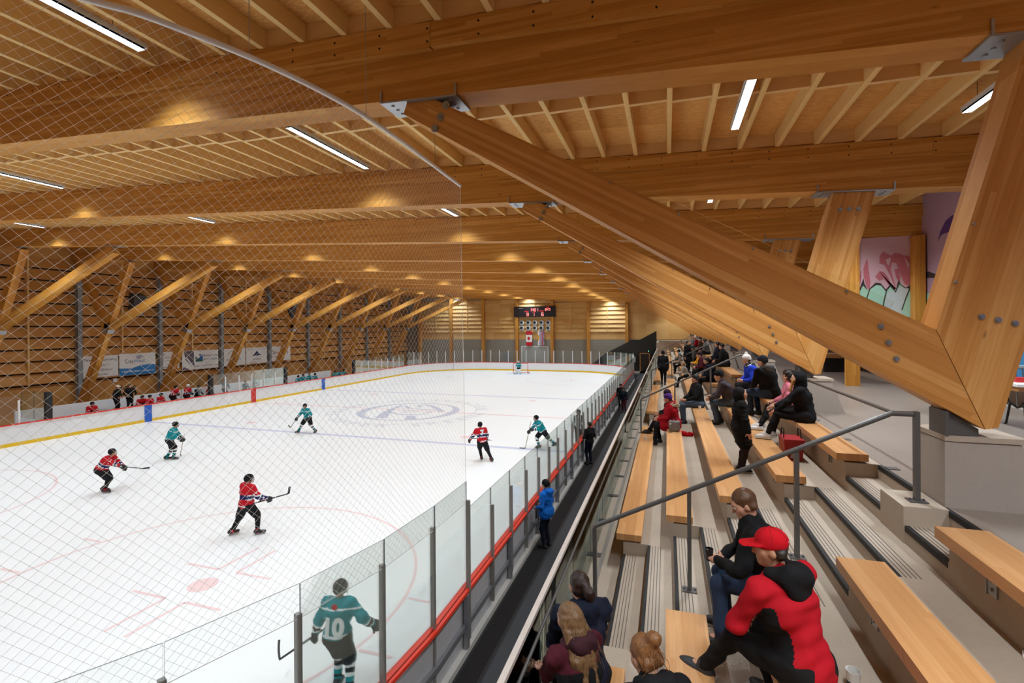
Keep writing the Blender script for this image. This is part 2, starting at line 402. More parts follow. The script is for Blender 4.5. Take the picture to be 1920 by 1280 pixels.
# ---- glass panes and their posts
SEG = 1.22
def pane_mesh(h, w=SEG-.012):
    m = MB(); m.box((0, -.006, 0), (w, .006, h)); m.mi = [0 if len({round(m.v[i][1], 4) for i in f}) == 1 else 1 for f in m.f]; return m
def clear_copy(o, loc, rz, lab, grp, cat):
    c = o.copy(); COL.objects.link(c); c.location = loc; c.rotation_euler = (0, 0, rz); tag(c, lab, cat, grp); return c
base = {}
def pane(p, q, z0, h, lab, grp):
    p, q = Vector(p), Vector(q); L = (q-p).length; key = ('p', round(L, 2), h)
    a = math.atan2(q.y-p.y, q.x-p.x)
    if key not in base:
        o = pane_mesh(h, L-.012).build('rink_glass', ['glass_pane', 'glass_edge']); base[key] = o
        o.location = (p.x, p.y, z0); o.rotation_euler = (0, 0, a); tag(o, lab, 'glass panel', grp)
    else: clear_copy(base[key], (p.x, p.y, z0), a, lab, grp, 'glass panel')
def gpost(x, y, a, z0, z1, lab, grp, mat='alu_post', w=.055, name='glass_support'):
    key = ('g', round(z0, 2), round(z1, 2), mat, w)
    if key not in base:
        m = MB(); m.box((-w/2, -.03, 0), (w/2, .035, z1-z0)); m.box((-w*.28, -.036, .02), (w*.28, -.028, z1-z0-.02))
        o = m.build(name, mat); o.location = (x, y, z0); o.rotation_euler = (0, 0, a); base[key] = o; tag(o, lab, 'post', grp)
    else: clear_copy(base[key], (x, y, z0), a, lab, grp, 'post')
# right straight + near corner, walking from the corner: posts at Y = 7.84 + n*SEG
off = .07
ys = [7.84+SEG*n for n in range(int((YF-RC-7.84)/SEG)+1)]
xg = XR+off
for i, y in enumerate(ys):
    gpost(xg+.03, y, -PI/2, .2, 2.60 if i == 0 else 2.10, 'grey aluminium post holding the glass beside the dark walkway', 'glass posts along the walkway side')
    y2 = ys[i+1] if i+1 < len(ys) else YF-RC
    pane((xg, y2), (xg, y), 1.075, 1.36, 'clear glass pane on the boards beside the dark walkway', 'glass panes along the walkway side')
# near corner (tall glass), chord pieces of SEG
r = RC+off; cx, cy = XR-RC, YN+RC
prev = (xg, 7.84); pts = [(xg, 7.84), (xg, 6.62)]
dA = SEG/r; a = 0.
while a > -PI/2+.02: a -= dA; pts.append((cx+r*math.cos(a), cy+r*math.sin(a)))
xx = pts[-1][0]
for i in range(4): xx -= SEG; pts.append((xx, YN-off))
for i, (p, q) in enumerate(zip(pts, pts[1:])):
    pane(p, q, 1.075, 1.85, 'taller clear glass pane in the near rounded corner', 'tall glass panes in the near corner')
    an = math.atan2(q[1]-p[1], q[0]-p[0]); n_ = Vector((q[1]-p[1], -(q[0]-p[0]))).normalized()*-.03
    gpost(q[0]-n_.x, q[1]-n_.y, an, .2, 2.60, 'tall grey post holding glass in the near rounded corner', 'tall glass posts in the near corner')
CORNER = pts
# far corners and far end
P = corner_path(off, 24); far = [(x, y, a) for x, y, a in along(P, SEG) if y > YF-RC-.2]
far = [q for q in far if not (abs(q[0]-XL+off) < .1 and q[1] < YF-RC)]
for (x, y, a), (x2, y2, a2) in zip(far, far[1:]):
    if math.hypot(x2-x, y2-y) > SEG*1.2: continue
    pane((x, y), (x2, y2), 1.075, 1.58, 'clear glass pane at the far end of the rink', 'glass panes at the far end')
    gpost(x, y, a, 1.0, 2.62, 'pale slim post between glass panes at the far end', 'glass posts at the far end', 'white_paint', .06)
# left side glass: near run, timekeeper run, far run
for y0, y1, w_ in ((8.1, 16.6, 'left of the home bench'), (25.95, 32.93, 'between the two player benches'), (42.24, YF-RC, 'beyond the far player bench')):
    n = round((y1-y0)/SEG)
    for i in range(n):
        ya, yb = y0+(y1-y0)*i/n, y0+(y1-y0)*(i+1)/n
        pane((XL-off, ya), (XL-off, yb), 1.075, 1.36, 'clear glass pane on the far side boards, '+w_, 'glass panes '+w_)
        if i: gpost(XL-off, ya, PI/2, 1.0, 2.2, 'pale slim glass post on the far side boards, '+w_, 'glass posts '+w_, 'white_paint', .07)
for y, w_ in ((16.6, 'at the near end of the home bench'), (25.95, 'at the far end of the home bench'), (32.93, 'at the near end of the far bench'), (42.24, 'at the far end of the far bench')):
    m = MB(); m.box((XL-.22, y-.13, 1.0), (XL-.0, y+.13, 2.45)); o = m.build('padded_post', 'pad_black'); tag(o, 'black padded post '+w_, 'padded post', 'padded posts by the benches')
    for k in range(2):
        pane((XL-.25-1.0*k, y), (XL-1.25-1.0*k, y), 1.0, 1.45, 'clear partition pane '+w_, 'bench partition panes')
# bench kick walls and seats on the far side
for y0, y1, w_ in ((16.6, 25.95, 'home'), (25.95, 32.93, 'timekeeper'), (32.93, 42.24, 'visitors')):
    m = MB(); m.box((-33.25, y0+.05, .25), (-33.15, y1-.05, 1.32)); o = m.build('bench_back_wall', 'board_white'); tag(o, {'home': 'low white wall behind the red players on the near bench', 'timekeeper': 'low white wall behind the timekeeper box between the benches', 'visitors': 'low white wall behind the teal players on the far bench'}[w_], 'low wall')
    m = MB(); m.box((-32.05, y0+.2, .66), (-31.7, y1-.2, .72), 0, (0, 1, 0), (1, 0, 0))
    for yy in (y0+.4, (y0+y1)/2, y1-.4): m.box((-32.02, yy-.03, .25), (-31.75, yy+.03, .66))
    o = m.build('player_bench', 'bench_timber'); tag(o, 'long timber player bench, '+{'home': 'holding the red team', 'timekeeper': 'inside the timekeeper box', 'visitors': 'holding the teal team'}[w_], 'bench')

m = MB(); m.box((-34.2, 16.4, -.02), (XL-.16, 42.4, .25)); struct(m.build('floor_benches', 'rubber_grey'))
# ---- goal at the far end
T = thing('hockey_goal', GC, 'red framed ice hockey goal with white net at the far end', 'goal')
m = MB(); g = [GC+Vector((-.93, 0, 0)), GC+Vector((-.93, 0, 1.22)), GC+Vector((.93, 0, 1.22)), GC+Vector((.93, 0, 0))]; m.tube(g, .045, 8)
m.tube([GC+Vector((-.93, 0, .03)), GC+Vector((-1.0, .6, .03)), GC+Vector((-.6, 1.1, .03)), GC+Vector((.6, 1.1, .03)), GC+Vector((1.0, .6, .03)), GC+Vector((.93, 0, .03))], .03, 6); m.build('goal_frame', 'mark_red', T)
m = MB()
for i in range(19):
    x = -.9+.1*i; m.tube([GC+Vector((x, .02, 1.22)), GC+Vector((x, .5, 1.15)), GC+Vector((x, 1.05-.3*abs(x), .03))], .006, 3)
for i in range(9):
    f = i/8; m.tube([GC+Vector((-.92, .5+.5*f, 1.15-1.1*f)), GC+Vector((.92, .5+.5*f, 1.15-1.1*f))], .006, 3)
m.build('goal_net', 'net_cord', T)

# ---- safety net hung from a curved pipe over the near corner
pp = [atz(863, 348, 8.1), atz(800, 300, 8.1), atz(760, 270, 8.1), atz(680, 215, 8.1), atz(610, 175, 8.1), atz(520, 130, 8.1), atz(440, 95, 8.1), atz(340, 55, 8.1), atz(250, 22, 8.1), atz(168, 0, 8.1)]
ext = [Vector((-4.75, 1.75, 8.1)), Vector((-5.6, .85, 8.1)), Vector((-6.8, .0, 8.1)), Vector((-8.6, -.8, 8.1)), Vector((-10.8, -1.35, 8.1)), Vector((-14, -1.7, 8.1))]
def smooth(P, n=6):
    out = []
    for i in range(len(P)-1):
        p0, p1, p2, p3 = P[max(i-1, 0)], P[i], P[i+1], P[min(i+2, len(P)-1)]
        for k in range(n):
            t = k/n; out.append(.5*((2*p1)+(p2-p0)*t+(2*p0-5*p1+4*p2-p3)*t*t+(3*p1-p0-3*p2+p3)*t**3))
    return out+[P[-1]]
pipe = smooth(pp+ext)
m = MB(); m.tube(pipe, .028, 8); o = m.build('net_pipe', 'white_paint', None, True); tag(o, 'white curved pipe under the beams carrying the safety net', 'pipe')
# bottom line of the net follows the corner glass
bot = [Vector((x, y, 2.56)) for x, y in CORNER]
def resample(P, n):
    d = [0.]
    for a, b in zip(P, P[1:]): d.append(d[-1]+(b-a).length)
    out = []; k = 0
    for i in range(n+1):
        s = d[-1]*i/n
        while k < len(d)-2 and d[k+1] < s: k += 1
        out.append(P[k].lerp(P[k+1], (s-d[k])/max(1e-9, d[k+1]-d[k])))
    return out, d[-1]
i0 = min(range(len(pipe)), key=lambda i: abs(pipe[i].y-7.84)); top = pipe[i0:]
CE = .05; NR = int((8.1-2.56)/CE/2)*2
def cut(P, L):
    out = [P[0]]; d = 0.
    for a, b in zip(P, P[1:]):
        e = (b-a).length
        if d+e > L: out.append(a.lerp(b, (L-d)/e)); break
        out.append(b); d += e
    return out
tp, L1 = resample(cut(top, 10.6), 400); bt, L2 = resample(cut(bot, 11.0), 400)
Lm = min(L1, L2); NC = int((L1+L2)/2/CE)
NC = min(NC, 260)
def netp(i, j):
    f = i/NC*399.; a = int(f); g = f-a; t_ = j/NR
    A = tp[a].lerp(tp[min(a+1, 400)], g); B = bt[a].lerp(bt[min(a+1, 400)], g)
    p = A.lerp(B, t_); sag = .10*math.sin(PI*t_)*(.5+.5*math.sin(i*.06)); p.z -= 0; return p+Vector((-.6, .8, 0))*sag*.35
m = MB(); tw = .0012
def twine(pts, w):
    b = len(m.v)
    for i, p in enumerate(pts):
        t_ = (pts[min(i+1, len(pts)-1)]-pts[max(i-1, 0)]).normalized(); nn = Vector((t_.y, -t_.x, 0)).normalized(); q_ = t_.cross(nn)
        for k in range(3):
            a = 2*PI*k/3+.5; m.v.append(tuple(p+nn*(w*math.cos(a))+q_*(w*math.sin(a))))
    for i in range(len(pts)-1):
        for k in range(3):
            k2 = (k+1) % 3; m.face([b+3*i+k, b+3*i+k2, b+3*i+3+k2, b+3*i+3+k], 0, [(0, 0)]*4)
for s0 in range(-NR, NC+1, 2):
    up = [(s0+j, j) for j in range(NR+1) if 0 <= s0+j <= NC]; dn = [(s0+NR-j, j) for j in range(NR+1) if 0 <= s0+NR-j <= NC]
    for q in (up, dn):
        if len(q) > 1: twine([netp(*c) for c in q], tw)
for i in range(0, NC+1):
    for j in range(0, NR+1):
        if (i+j) % 2 == 0 and i < NC*.62:
            p = netp(i, j); b = len(m.v); w = .0032
            m.v += [(p.x+w, p.y, p.z), (p.x-w, p.y, p.z), (p.x, p.y+w, p.z), (p.x, p.y-w, p.z), (p.x, p.y, p.z+w), (p.x, p.y, p.z-w)]
            for q in ((0, 2, 4), (2, 1, 4), (1, 3, 4), (3, 0, 4), (2, 0, 5), (1, 2, 5), (3, 1, 5), (0, 3, 5)): m.face([b+k for k in q], 0, [(0, 0)]*3)
m.tube([netp(0, j) for j in range(0, NR+1, 2)], .004, 4)
m.tube([netp(i, NR) for i in range(0, NC+1, 2)], .004, 4)
o = m.build('safety_net', 'net_cord'); tag(o, 'white diamond mesh safety net hanging over the near corner of the rink', 'safety net')
m = MB()
for p in (tp[40], tp[110], tp[165]): m.tube([p, Vector((p.x, p.y, SOF(p.x)+1.1))], .004, 5)
o = m.build('net_hanger', 'steel_galv'); tag(o, 'thin wire hangers holding up the curved net pipe', 'wire')

# ================================================================== ROOF
bx = Vector((1, 0, -.0504)).normalized()
def slab(mb, x0, x1, z0, z1, y0, y1, off=0., mi=0):
    mb.prism([(x0, y0, SOF(x0)+z0), (x1, y0, SOF(x1)+z0), (x1, y0, SOF(x1)+z1), (x0, y0, SOF(x0)+z1)], (0, 1, 0), y1-y0, mi, bx, (0, 0, 1), off)
XB0, XB1 = -37.2, 9.2
BEAMS = []
for j in range(NB+1):
    y = YB0+BY*j
    T = thing('roof_beam', (XC, y, SOF(XC)), ORD[j]+' glulam roof beam counted from the camera, crossing the whole hall', 'beam', 'glulam roof beams')
    m = MB(); slab(m, XB0, XB1, 0, 1.13, y, y+BT, j*7.3); m.build('beam_body', 'glulam_beam', T)
    for s, nm in ((-1, 'ledger'), (1, 'ledger')):
        m = MB(); ya, yb = (y-.075, y) if s < 0 else (y+BT, y+BT+.075)
        cut = [XB0, -30, -23.2, -15.6, -8.8, -2.75, 4.6, XB1]
        for a, b in zip(cut, cut[1:]): slab(m, a+.003, b-.003, .56+(.02 if cut.index(a) % 2 else 0), .88, ya, yb, random.random()*9)
        m.build(nm, 'glulam_beam', T)
    if j < 3:
        m = MB()
        for i in range(88):
            x = -20+i*.3375
            for zz in (.64, .80):
                if (i+round(zz*10)) % 2: c = Vector((x, y-.075, SOF(x)+zz)); m.cyl(c, c+Vector((0, -.006, 0)), .013, 8)
        o = m.build('ledger_bolts', 'bolt_dark', T); o['kind'] = 'stuff'
    BEAMS.append(T)
# joists: 4 bays one by one, the far bays (hidden behind the beams) as one lot
JS = .675; JN = 68; nearj = None
def joist_mb(L):
    m = MB(); m.box((-.04, 0, 0), (.04, L, .255), 0, (0, 1, 0), (0, 0, 1)); return m
def jx(i): return XB0+.135+JS*i
jl = {0: 'between the camera and the first roof beam', 1: 'between the first and second roof beams', 2: 'between the second and third roof beams', 3: 'between the third and fourth roof beams'}
jm = joist_mb(BY-BT); protoj = None
for b in range(4):
    y0 = YB0+BY*(b-1)+BT
    for i in range(JN):
        x = jx(i)
        if b == 0 and x < -22: continue
        if protoj is None:
            protoj = jm.build('roof_joist', 'lumber_joist'); k = MB(); k.box((.04, 2.35, .0), (JS-.04, 2.43, .235), 0, (1, 0, 0), (0, 0, 1))
            blk = k.build('blocking', 'lumber_pale', protoj)
            for yy in (.0, BY-BT-.045): e = MB(); e.box((.04, yy, .0), (JS-.04, yy+.045, .25), 0, (1, 0, 0), (0, 0, 1)); e.build('end_blocking', 'lumber_pale', protoj)
            o = protoj
            o.location = (x, y0, SOF(x)+.885); tag(o, 'pale timber roof joist '+jl[b], 'joist', 'joists '+jl[b])
        else: dup(protoj, (x, y0, SOF(x)+.885), 'pale timber roof joist '+jl[b], 'joists '+jl[b])
m = MB()
for b in range(4, NB+1):
    for i in range(JN):
        x = jx(i); y0 = YB0+BY*(b-1)+BT; m.box((x-.04, y0, SOF(x)+.885), (x+.04, y0+BY-BT, SOF(x)+1.14), 0, (0, 1, 0), (0, 0, 1))
o = m.build('roof_joists', 'lumber_joist'); tag(o, 'rows of pale joists above the far roof beams', 'joists', None, 'stuff')
m = MB(); slab(m, XB0, XB1, 1.14, 1.19, -8, YW+.5); struct(m.build('ceiling', 'plywood_deck'))

# ---- linear lights
fx = None
def light(x, yfar, L, lab, grp):
    global fx
    key = round(L, 1)
    if fx is None: fx = {}
    loc = (x, yfar-L/2, SOF(x)+.80)
    if key not in fx:
        T = thing('linear_light', loc, lab, 'ceiling light', grp); X, Y, Z = loc
        m = MB(); m.box((X-.07, Y-L/2, Z+.02), (X+.07, Y+L/2, Z+.085)); m.box((X-.05, Y-L/2-.03, Z+.03), (X+.05, Y+L/2+.03, Z+.07)); m.build('housing', 'fixture_white', T)
        m = MB(); m.box((X-.06, Y-L/2+.02, Z-.012), (X+.06, Y+L/2-.02, Z+.019)); m.mi = [1 if all(m.v[i][2] < Z for i in fc) else 0 for fc in m.f]; m.build('diffuser', ['lamp_rim', 'lamp' if L > 2.2 else 'lamp_seat'], T)
        m = MB()
        for s in (-.35, .35): m.tube([(X, Y+L*s, Z+.085), (X, Y+L*s, Z+.34)], .004, 5)
        m.build('hanger', 'black_wire', T); fx[key] = T
    else: dup(fx[key], loc, lab, grp)
rowname = {-28.6: 'nearest the left wall', -17.92: 'over mid ice', -6.93: 'over the near ice edge', 1.16: 'over the seating', 4.47: 'over the concourse'}
for b in range(-1, NB+1):
    yb = YB0+BY*b
    for x, nm in rowname.items():
        where = 'before the '+ORD[b]+' roof beam' if b > 0 else ('above' if b == 0 else 'behind')+' the camera'
        if x < 0: light(x, yb-.56, 2.6, 'long white linear light '+('before the first roof beam' if b == 0 else where)+', '+nm, 'linear lights of the roof')
        elif x < 2 or b < 3: light(x, yb-(1.36 if b else 3.2), 1.95, 'short white linear light '+where+', '+nm, 'linear lights of the roof')  # seat lights over and behind the camera: unseen, added to brighten the near seats

# ================================================================== RIGHT STRUTS (V frames on plinths)
ST = .34; SY = (BT-ST)/2
def bolt(mb, c, r=.04, ax=(0, -1, 0), mi=0): c = Vector(c); a = Vector(ax); mb.lathe(c, [(r, 0), (r, .012), (r*.62, .013), (r*.62, .028)], 12, mi, a)
def vstrut(j):
    y = YB0+BY*j; ya = y+SY
    q = lambda x, yy: aty(x, yy, YB0+SY)
    tl, t1, t2 = Vector((-3.19, ya, SOF(-3.19)-.165)), Vector((-3.14, ya, SOF(-3.14)-.03)), Vector((-2.74, ya, SOF(-2.74)-.03))
    seam, tip = Vector((2.375, ya, 5.556)), Vector((2.735, ya, 4.65))
    T = thing('timber_strut', (2.7, y+BT/2, 4.65), ORD[j]+' V-shaped timber strut from the camera, standing on a concrete plinth', 'strut', 'V-shaped timber struts over the seating')
    g = (seam-t2).normalized(); st = Vector((g.z, 0, -g.x))
    m = MB(); m.prism([tl, t1, t2, seam, tip], (0, 1, 0), ST, 0, g, st, 1.3); m.build('long_strut', 'glulam_strut', T)
    ga = Vector((.36, 0, 1.36)).normalized(); top = SOF(3.1)-.03
    s2 = seam+Vector((.006, 0, 0)); tp_ = tip+Vector((.007, 0, .0))
    a1 = s2+ga*((SOF(3.0)-.03-s2.z)/ga.z); b0 = tip+Vector((.10, 0, .02)); a2 = b0+ga*((SOF(3.6)-.03-b0.z)/ga.z)
    m = MB(); m.prism([s2, tp_, b0, a2, a1], (0, 1, 0), ST, 0, ga, Vector((ga.z, 0, -ga.x)), 4.7); m.build('short_arm', 'glulam_strut', T)
    def plate(x0, x1):
        m = MB(); m.prism([(x0, y-.012, SOF(x0)-.03), (x1, y-.012, SOF(x1)-.03), (x1, y-.012, SOF(x1)-.008), (x0, y-.012, SOF(x0)-.008)], (0, 1, 0), BT+.024)
        for xx in (x0+.015, x1-.015): m.box((xx-.012, y-.02, SOF(xx)-.03), (xx+.012, y-.008, SOF(xx)+.13))
        for xx in (x0+.13, x1-.13):
            for yy in (.09, .21, .33): m.cyl((xx, y+yy, SOF(xx)-.045), (xx, y+yy, SOF(xx)-.028), .022, 8)
        m.build('head_plate', 'steel_plate', T)
    plate(-3.5, -2.43); plate(a1.x-.3, a2.x+.3)
    class BB:
        def lathe(self, *a): b_ = MB(); b_.lathe(*a); b_.build('bolt', 'steel_galv', T)
    mb = BB()
    for f in (.25, .5, .75): c = tl.lerp(t2, .5)+g*.34+st*((f-.5)*.62); bolt(mb, (c.x, ya, c.z), .05)
    for f in (.28, .5, .72): c = a1.lerp(a2, f)-ga*.34; bolt(mb, (c.x, ya, c.z), .042)
    for f in (.3, .47, .64): c = seam.lerp(tip, f)-g*(.62+.0*f)+st*(-.16+.02); c = seam+(tip-seam)*f-g*.62; bolt(mb, (c.x, ya, c.z), .026)
    for f in (.22, .42, .62): c = seam.lerp(tip, .28)+ga*.42+Vector((ga.z, 0, -ga.x))*(f*.62); bolt(mb, (c.x, ya, c.z), .026)
    m = MB(); px, py = 2.73, y+BT/2
    m.prism([(2.47, py-.11, 4.57), (2.72, py-.11, 4.57), (2.72, py-.11, 4.64), (2.47, py-.11, 4.80)], (0, 1, 0), .22)
    m.box((2.455, py-.15, 4.57), (2.48, py+.15, 4.80))
    m.build('base_bracket', 'steel_dark', T)
    m = MB()
    for f in (.42, .56, .70, .86):
        c = t2.lerp(seam, f); m.cyl((c.x, ya-.01, c.z-.03), (c.x, ya-.03, c.z-.03), .012, 10)
    for f in (.25, .55): c = seam+ga*f*1.8; m.cyl((c.x+.03, ya-.01, c.z), (c.x+.03, ya-.03, c.z), .012, 10)
    m.build('clip', 'steel_galv', T)
    m = MB(); a, b = t2.lerp(seam, .38), t2.lerp(seam, .93)
    m.prism([a+st*.0-g*0, b, b-st*.07, a-st*.07], (0, -1, 0), .008); m.build('clear_cover', 'glass_guard', T)
    # plinth
    P = thing('concrete_plinth', (2.7, y+.33, ZT), 'faceted concrete plinth under the '+ORD[j]+' V-shaped timber strut', 'plinth', 'concrete plinths')
    m = MB(); yc = y+.07
    m.prism([(2.452, yc, ZT), (3.02, yc, ZT), (3.25, yc, ZT), (3.02, yc, 4.515), (2.452, yc, 4.515)], (0, 1, 0), .56); m.build('block', 'concrete_smooth', P)
    m = MB(); m.prism([(2.452, yc, 4.522), (2.53, yc-.012, 4.522), (3.02, yc-.012, 4.522), (3.06, yc, 4.522), (3.06, yc+.575, 4.522), (2.52, yc+.575, 4.522), (2.445, yc+.5, 4.522)], (0, 0, 1), .048); m.build('cap_slab', 'concrete', P)
    return T, P
for j in range(0, NB): vstrut(j)

# ================================================================== LEFT TREE COLUMNS
T0 = None
def treecol(j):
    yc = YB0+BY*j+BT/2; w = .34; y0 = yc-w/2
    T = thing('timber_tree_column', (-36.0, yc, 0), ORD[j]+' branching timber column from the camera, along the left wall', 'timber column', 'branching timber columns of the left wall')
    N = Vector((-33.72, y0, 5.68))
    def limb(a, b, dw, name, off):
        a, b = Vector((a[0], y0, a[1])), Vector((b[0], y0, b[1])); g = (b-a).normalized(); s_ = Vector((g.z, 0, -g.x)); d0, d1 = dw if isinstance(dw, tuple) else (dw, dw)
        m = MB(); m.prism([a-s_*d0/2, a+s_*d0/2, b+s_*d1/2, b-s_*d1/2], (0, 1, 0), w, 0, g, s_, off); return m.build(name, 'glulam_column', T)
    limb((-36.65, 0), (-33.85, 5.55), (.5, .5), 'lower_leg', 1.)
    limb((-33.78, 5.72), (-24.95, SOF(-24.9)-.16), (.42, .40), 'long_arm', 2.)
    limb((-33.75, 5.72), (-31.75, SOF(-31.75)-.05), (.42, .42), 'upright_arm', 3.)
    limb((-33.80, 5.72), (-36.5, SOF(-36.5)-.03), (.40, .40), 'wall_arm', 4.)
    m = MB(); m.prism([(-34.08, y0-.02, 5.50), (-33.55, y0-.02, 5.40), (-33.45, y0-.02, 5.62), (-33.98, y0-.02, 5.72)], (0, 1, 0), w+.04); m.build('node_bracket', 'steel_plate', T)
    m = MB(); m.prism([(-25.35, y0-.05, SOF(-25.35)-.03), (-24.45, y0-.05, SOF(-24.45)-.03), (-24.45, y0-.05, SOF(-24.45)), (-25.35, y0-.05, SOF(-25.35))], (0, 1, 0), w+.1)
    m.prism([(-32.1, y0-.05, SOF(-32.1)-.03), (-31.4, y0-.05, SOF(-31.4)-.03), (-31.4, y0-.05, SOF(-31.4)), (-32.1, y0-.05, SOF(-32.1))], (0, 1, 0), w+.1); m.build('head_plate', 'steel_plate', T)
for j in range(1, NB): treecol(j)
for j in range(1, NB+1):
    yc = YB0+BY*j+BT/2; m = MB(); x0 = XWL+.29
    m.box((x0, yc-.14, 0), (x0+.26, yc-.125, SOF(XWL)-.05)); m.box((x0, yc+.125, 0), (x0+.26, yc+.14, SOF(XWL)-.05)); m.box((x0+.11, yc-.126, 0), (x0+.125, yc+.126, SOF(XWL)-.05)); m.box((x0+.235, yc-.14, 0), (x0+.26, yc+.14, SOF(XWL)-.05))
    o = m.build('steel_column', 'steel_column'); tag(o, 'grey steel column behind the '+ORD[j]+' branching timber column on the left wall', 'steel column', 'steel columns of the left wall')

# ================================================================== WALLS
# left wall: overlapping horizontal boards
m = MB(); zr = [2.25+.715*i for i in range(12)]
prof = [(XWL, 0), (XWL+.03, 0), (XWL+.03, 2.25)]
for z in zr:
    if z > 9.6: break
    prof += [(XWL+.03, z+.10), (XWL+.28, z+.10), (XWL+.28, z+.15), (XWL+.06, z+.715), (XWL+.03, z+.715)]
prof += [(XWL+.03, 11), (XWL, 11)]
for y0 in [-8+4.88*i for i in range(15)]: m.prism([(x, y0, z) for x, z in prof], (0, 1, 0), 4.88, 0, (0, 1, 0), (0, 0, 1), y0*1.7)
wl = struct(m.build('wall_left', 'panel_wood'))
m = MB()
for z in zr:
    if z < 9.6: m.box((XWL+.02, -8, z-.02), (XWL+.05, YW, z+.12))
m.build('gap_backing', plain('acoustic_black', (54, 36, 22), .95), wl)  # dark brown strips that paint the shade into the gaps between boards
for i in range(12):
    yy = YB0+BY*(i-.5)+.3; m = MB(); m.box((XWL+.02, yy-.05, 2.3), (XWL+.31, yy+.05, SOF(XWL)), 0, (0, 0, 1), (0, 1, 0)); m.build('wall_stud', 'panel_light', wl)
# far wall
FY = YW-.1
m = MB(); m.box((XWL, FY+.1, 0), (XWR+3, FY+.4, 11)); m.box((XWL, FY, 0), (XWR+3, FY+.1, 4.0)); wf = struct(m.build('wall_far', 'concrete_block'))
for i in range(12):
    m = MB(); z = 1.0+.25*i; m.box((XWL, FY-.002, z), (-4, FY+.001, z+.012)); m.build('mortar_line', 'groove', wf)
PXs = [-34.4, -29.4, -24.5, -19.55, -14.63, -9.8, -4.9]
for i, (a, b) in enumerate(zip(PXs, PXs[1:])):
    m = MB(); m.box((a+.21, FY-.02, 4.0), (b-.21, FY+.1, 5.0), 0, (1, 0, 0), (0, 0, 1), i*3.)
    for k in range(8):
        z = 5.0+.56*k
        if z > SOF(b)-.1: break
        m.prism([(a+.21, FY+.06, z), (a+.21, FY-.20, z), (a+.21, FY-.20, z+.035), (a+.21, FY-.0, z+.55), (a+.21, FY+.06, z+.55)], (1, 0, 0), b-a-.42, 0, (1, 0, 0), (0, 0, 1), k*2.+i)
    m.build('wall_panel', 'panel_light', wf)
    c = (a+b)/2; m = MB(); m.box((c-.05, FY-.215, 5.), (c+.05, FY, SOF(b)), 0, (0, 0, 1), (1, 0, 0)); m.build('wall_stud', 'panel_light', wf)
m = MB(); m.box((-4.69, FY-.02, 4.0), (XWR, FY+.1, 9.5), 0, (1, 0, 0), (0, 0, 1)); m.build('wall_panel', 'panel_light', wf)
for i, x in enumerate(PXs):
    m = MB(); m.box((x-.2, FY-.5, 0), (x+.2, FY-.004, SOF(x)), 0, (0, 0, 1), (1, 0, 0), i*2.); o = m.build('timber_post', 'glulam_column'); tag(o, ORD[i]+' timber post from the left on the far end wall', 'post', 'timber posts on the far wall')
# near wall and right wall
m = MB(); m.box((XWL, -8.3, 0), (XWR+3, -8, 11)); struct(m.build('wall_near', 'panel_wood'))
m = MB(); m.box((XWR, -8, 0), (XWR+.3, YW, 11)); wr = struct(m.build('wall_right', plain('mural_purple', (170, 140, 158), .6, 0, .3, .03)))

# ================================================================== WALKWAY AND SEATING
m = MB(); m.box((-3.26, -8, -.10), (-1.15, YW, .0)); struct(m.build('floor_walkway', 'rubber_grey'))
m = MB(); m.box((-3.24, -8, .0), (-2.90, YW-3, .006)); o = m.build('rubber_mat', 'rubber_black'); tag(o, 'long black rubber strip along the foot of the boards', 'floor mat')
m = MB(); m.box((XWL, -8, -.12), (XL-.02, YW, -.0)); m.box((XL-.05, YF, -.12), (-1.15, YW, -.0)); m.box((XL-.05, -8, -.12), (-3.2, YN, -.0)); struct(m.build('floor_perimeter', 'concrete_floor'))
AIS = [(4.68, 7.02), (14.87, 17.46), (25.5, 27.9), (35.8, 38.2), (46.0, 48.4)]
YT = 55.5
m = MB()
blocks = []; y = -8.
for a, b in AIS: blocks.append((y, a)); y = b
blocks.append((y, YT))
def profile(half):
    P = [(-1.15, 0), (-1.15, Z0)]
    z = Z0
    for k in range(10):
        if half: P += [(XK(k), z), (XK(k), ZK(k))]; z = ZK(k)
        elif k % 2 == 0: P += [(XK(k), z), (XK(k), ZK(k+1))]; z = ZK(k+1)
    return P+[(XWR, z), (XWR, 0)]
for a, b in blocks: m.prism([(x, a, z) for x, z in profile(False)], (0, 1, 0), b-a)
for a, b in AIS: m.prism([(x, a, z) for x, z in profile(True)], (0, 1, 0), b-a)
for a, b in AIS[:3]: m.box((2.09, (a+b)/2-.42, 3.4), (2.44, (a+b)/2+.10, ZT+.012))
m.box((-1.15, YT, 0), (XWR, YW, ZT))
fl = struct(m.build('floor_seating', 'concrete'))
for i, (a, b) in enumerate(AIS):
    m = MB(); g = MB(); mid = ((a+b)/2-.42, (a+b)/2+.10)
    for k in range(10):
        spans = [(a+.02, b-.02)]
        if k == 8 and i < 3: spans = [(a+.02, mid[0]-.01), (mid[1]+.01, b-.02)]
        for u, v in spans:
            m.box((XK(k)-.004, u, ZK(k)-.05), (XK(k)+.035, v, ZK(k)+.004))
            if i < 2:
                for q in range(4): g.box((XK(k)+.06+.035*q, u, ZK(k)), (XK(k)+.068+.035*q, v, ZK(k)+.0015))
    m.build('step_nosing', 'nosing', fl)
    if i < 2: g.build('tread_groove', 'groove', fl)
m = MB(); m.box((-.905, -3, Z0), (-.895, YT, Z0+.004)); m.box((-.955, -3, Z0), (-.945, YT, Z0+.004)); m.box((-.945, -3, Z0), (-.905, YT, Z0+.002)); m.build('drain_channel', 'drain', fl)
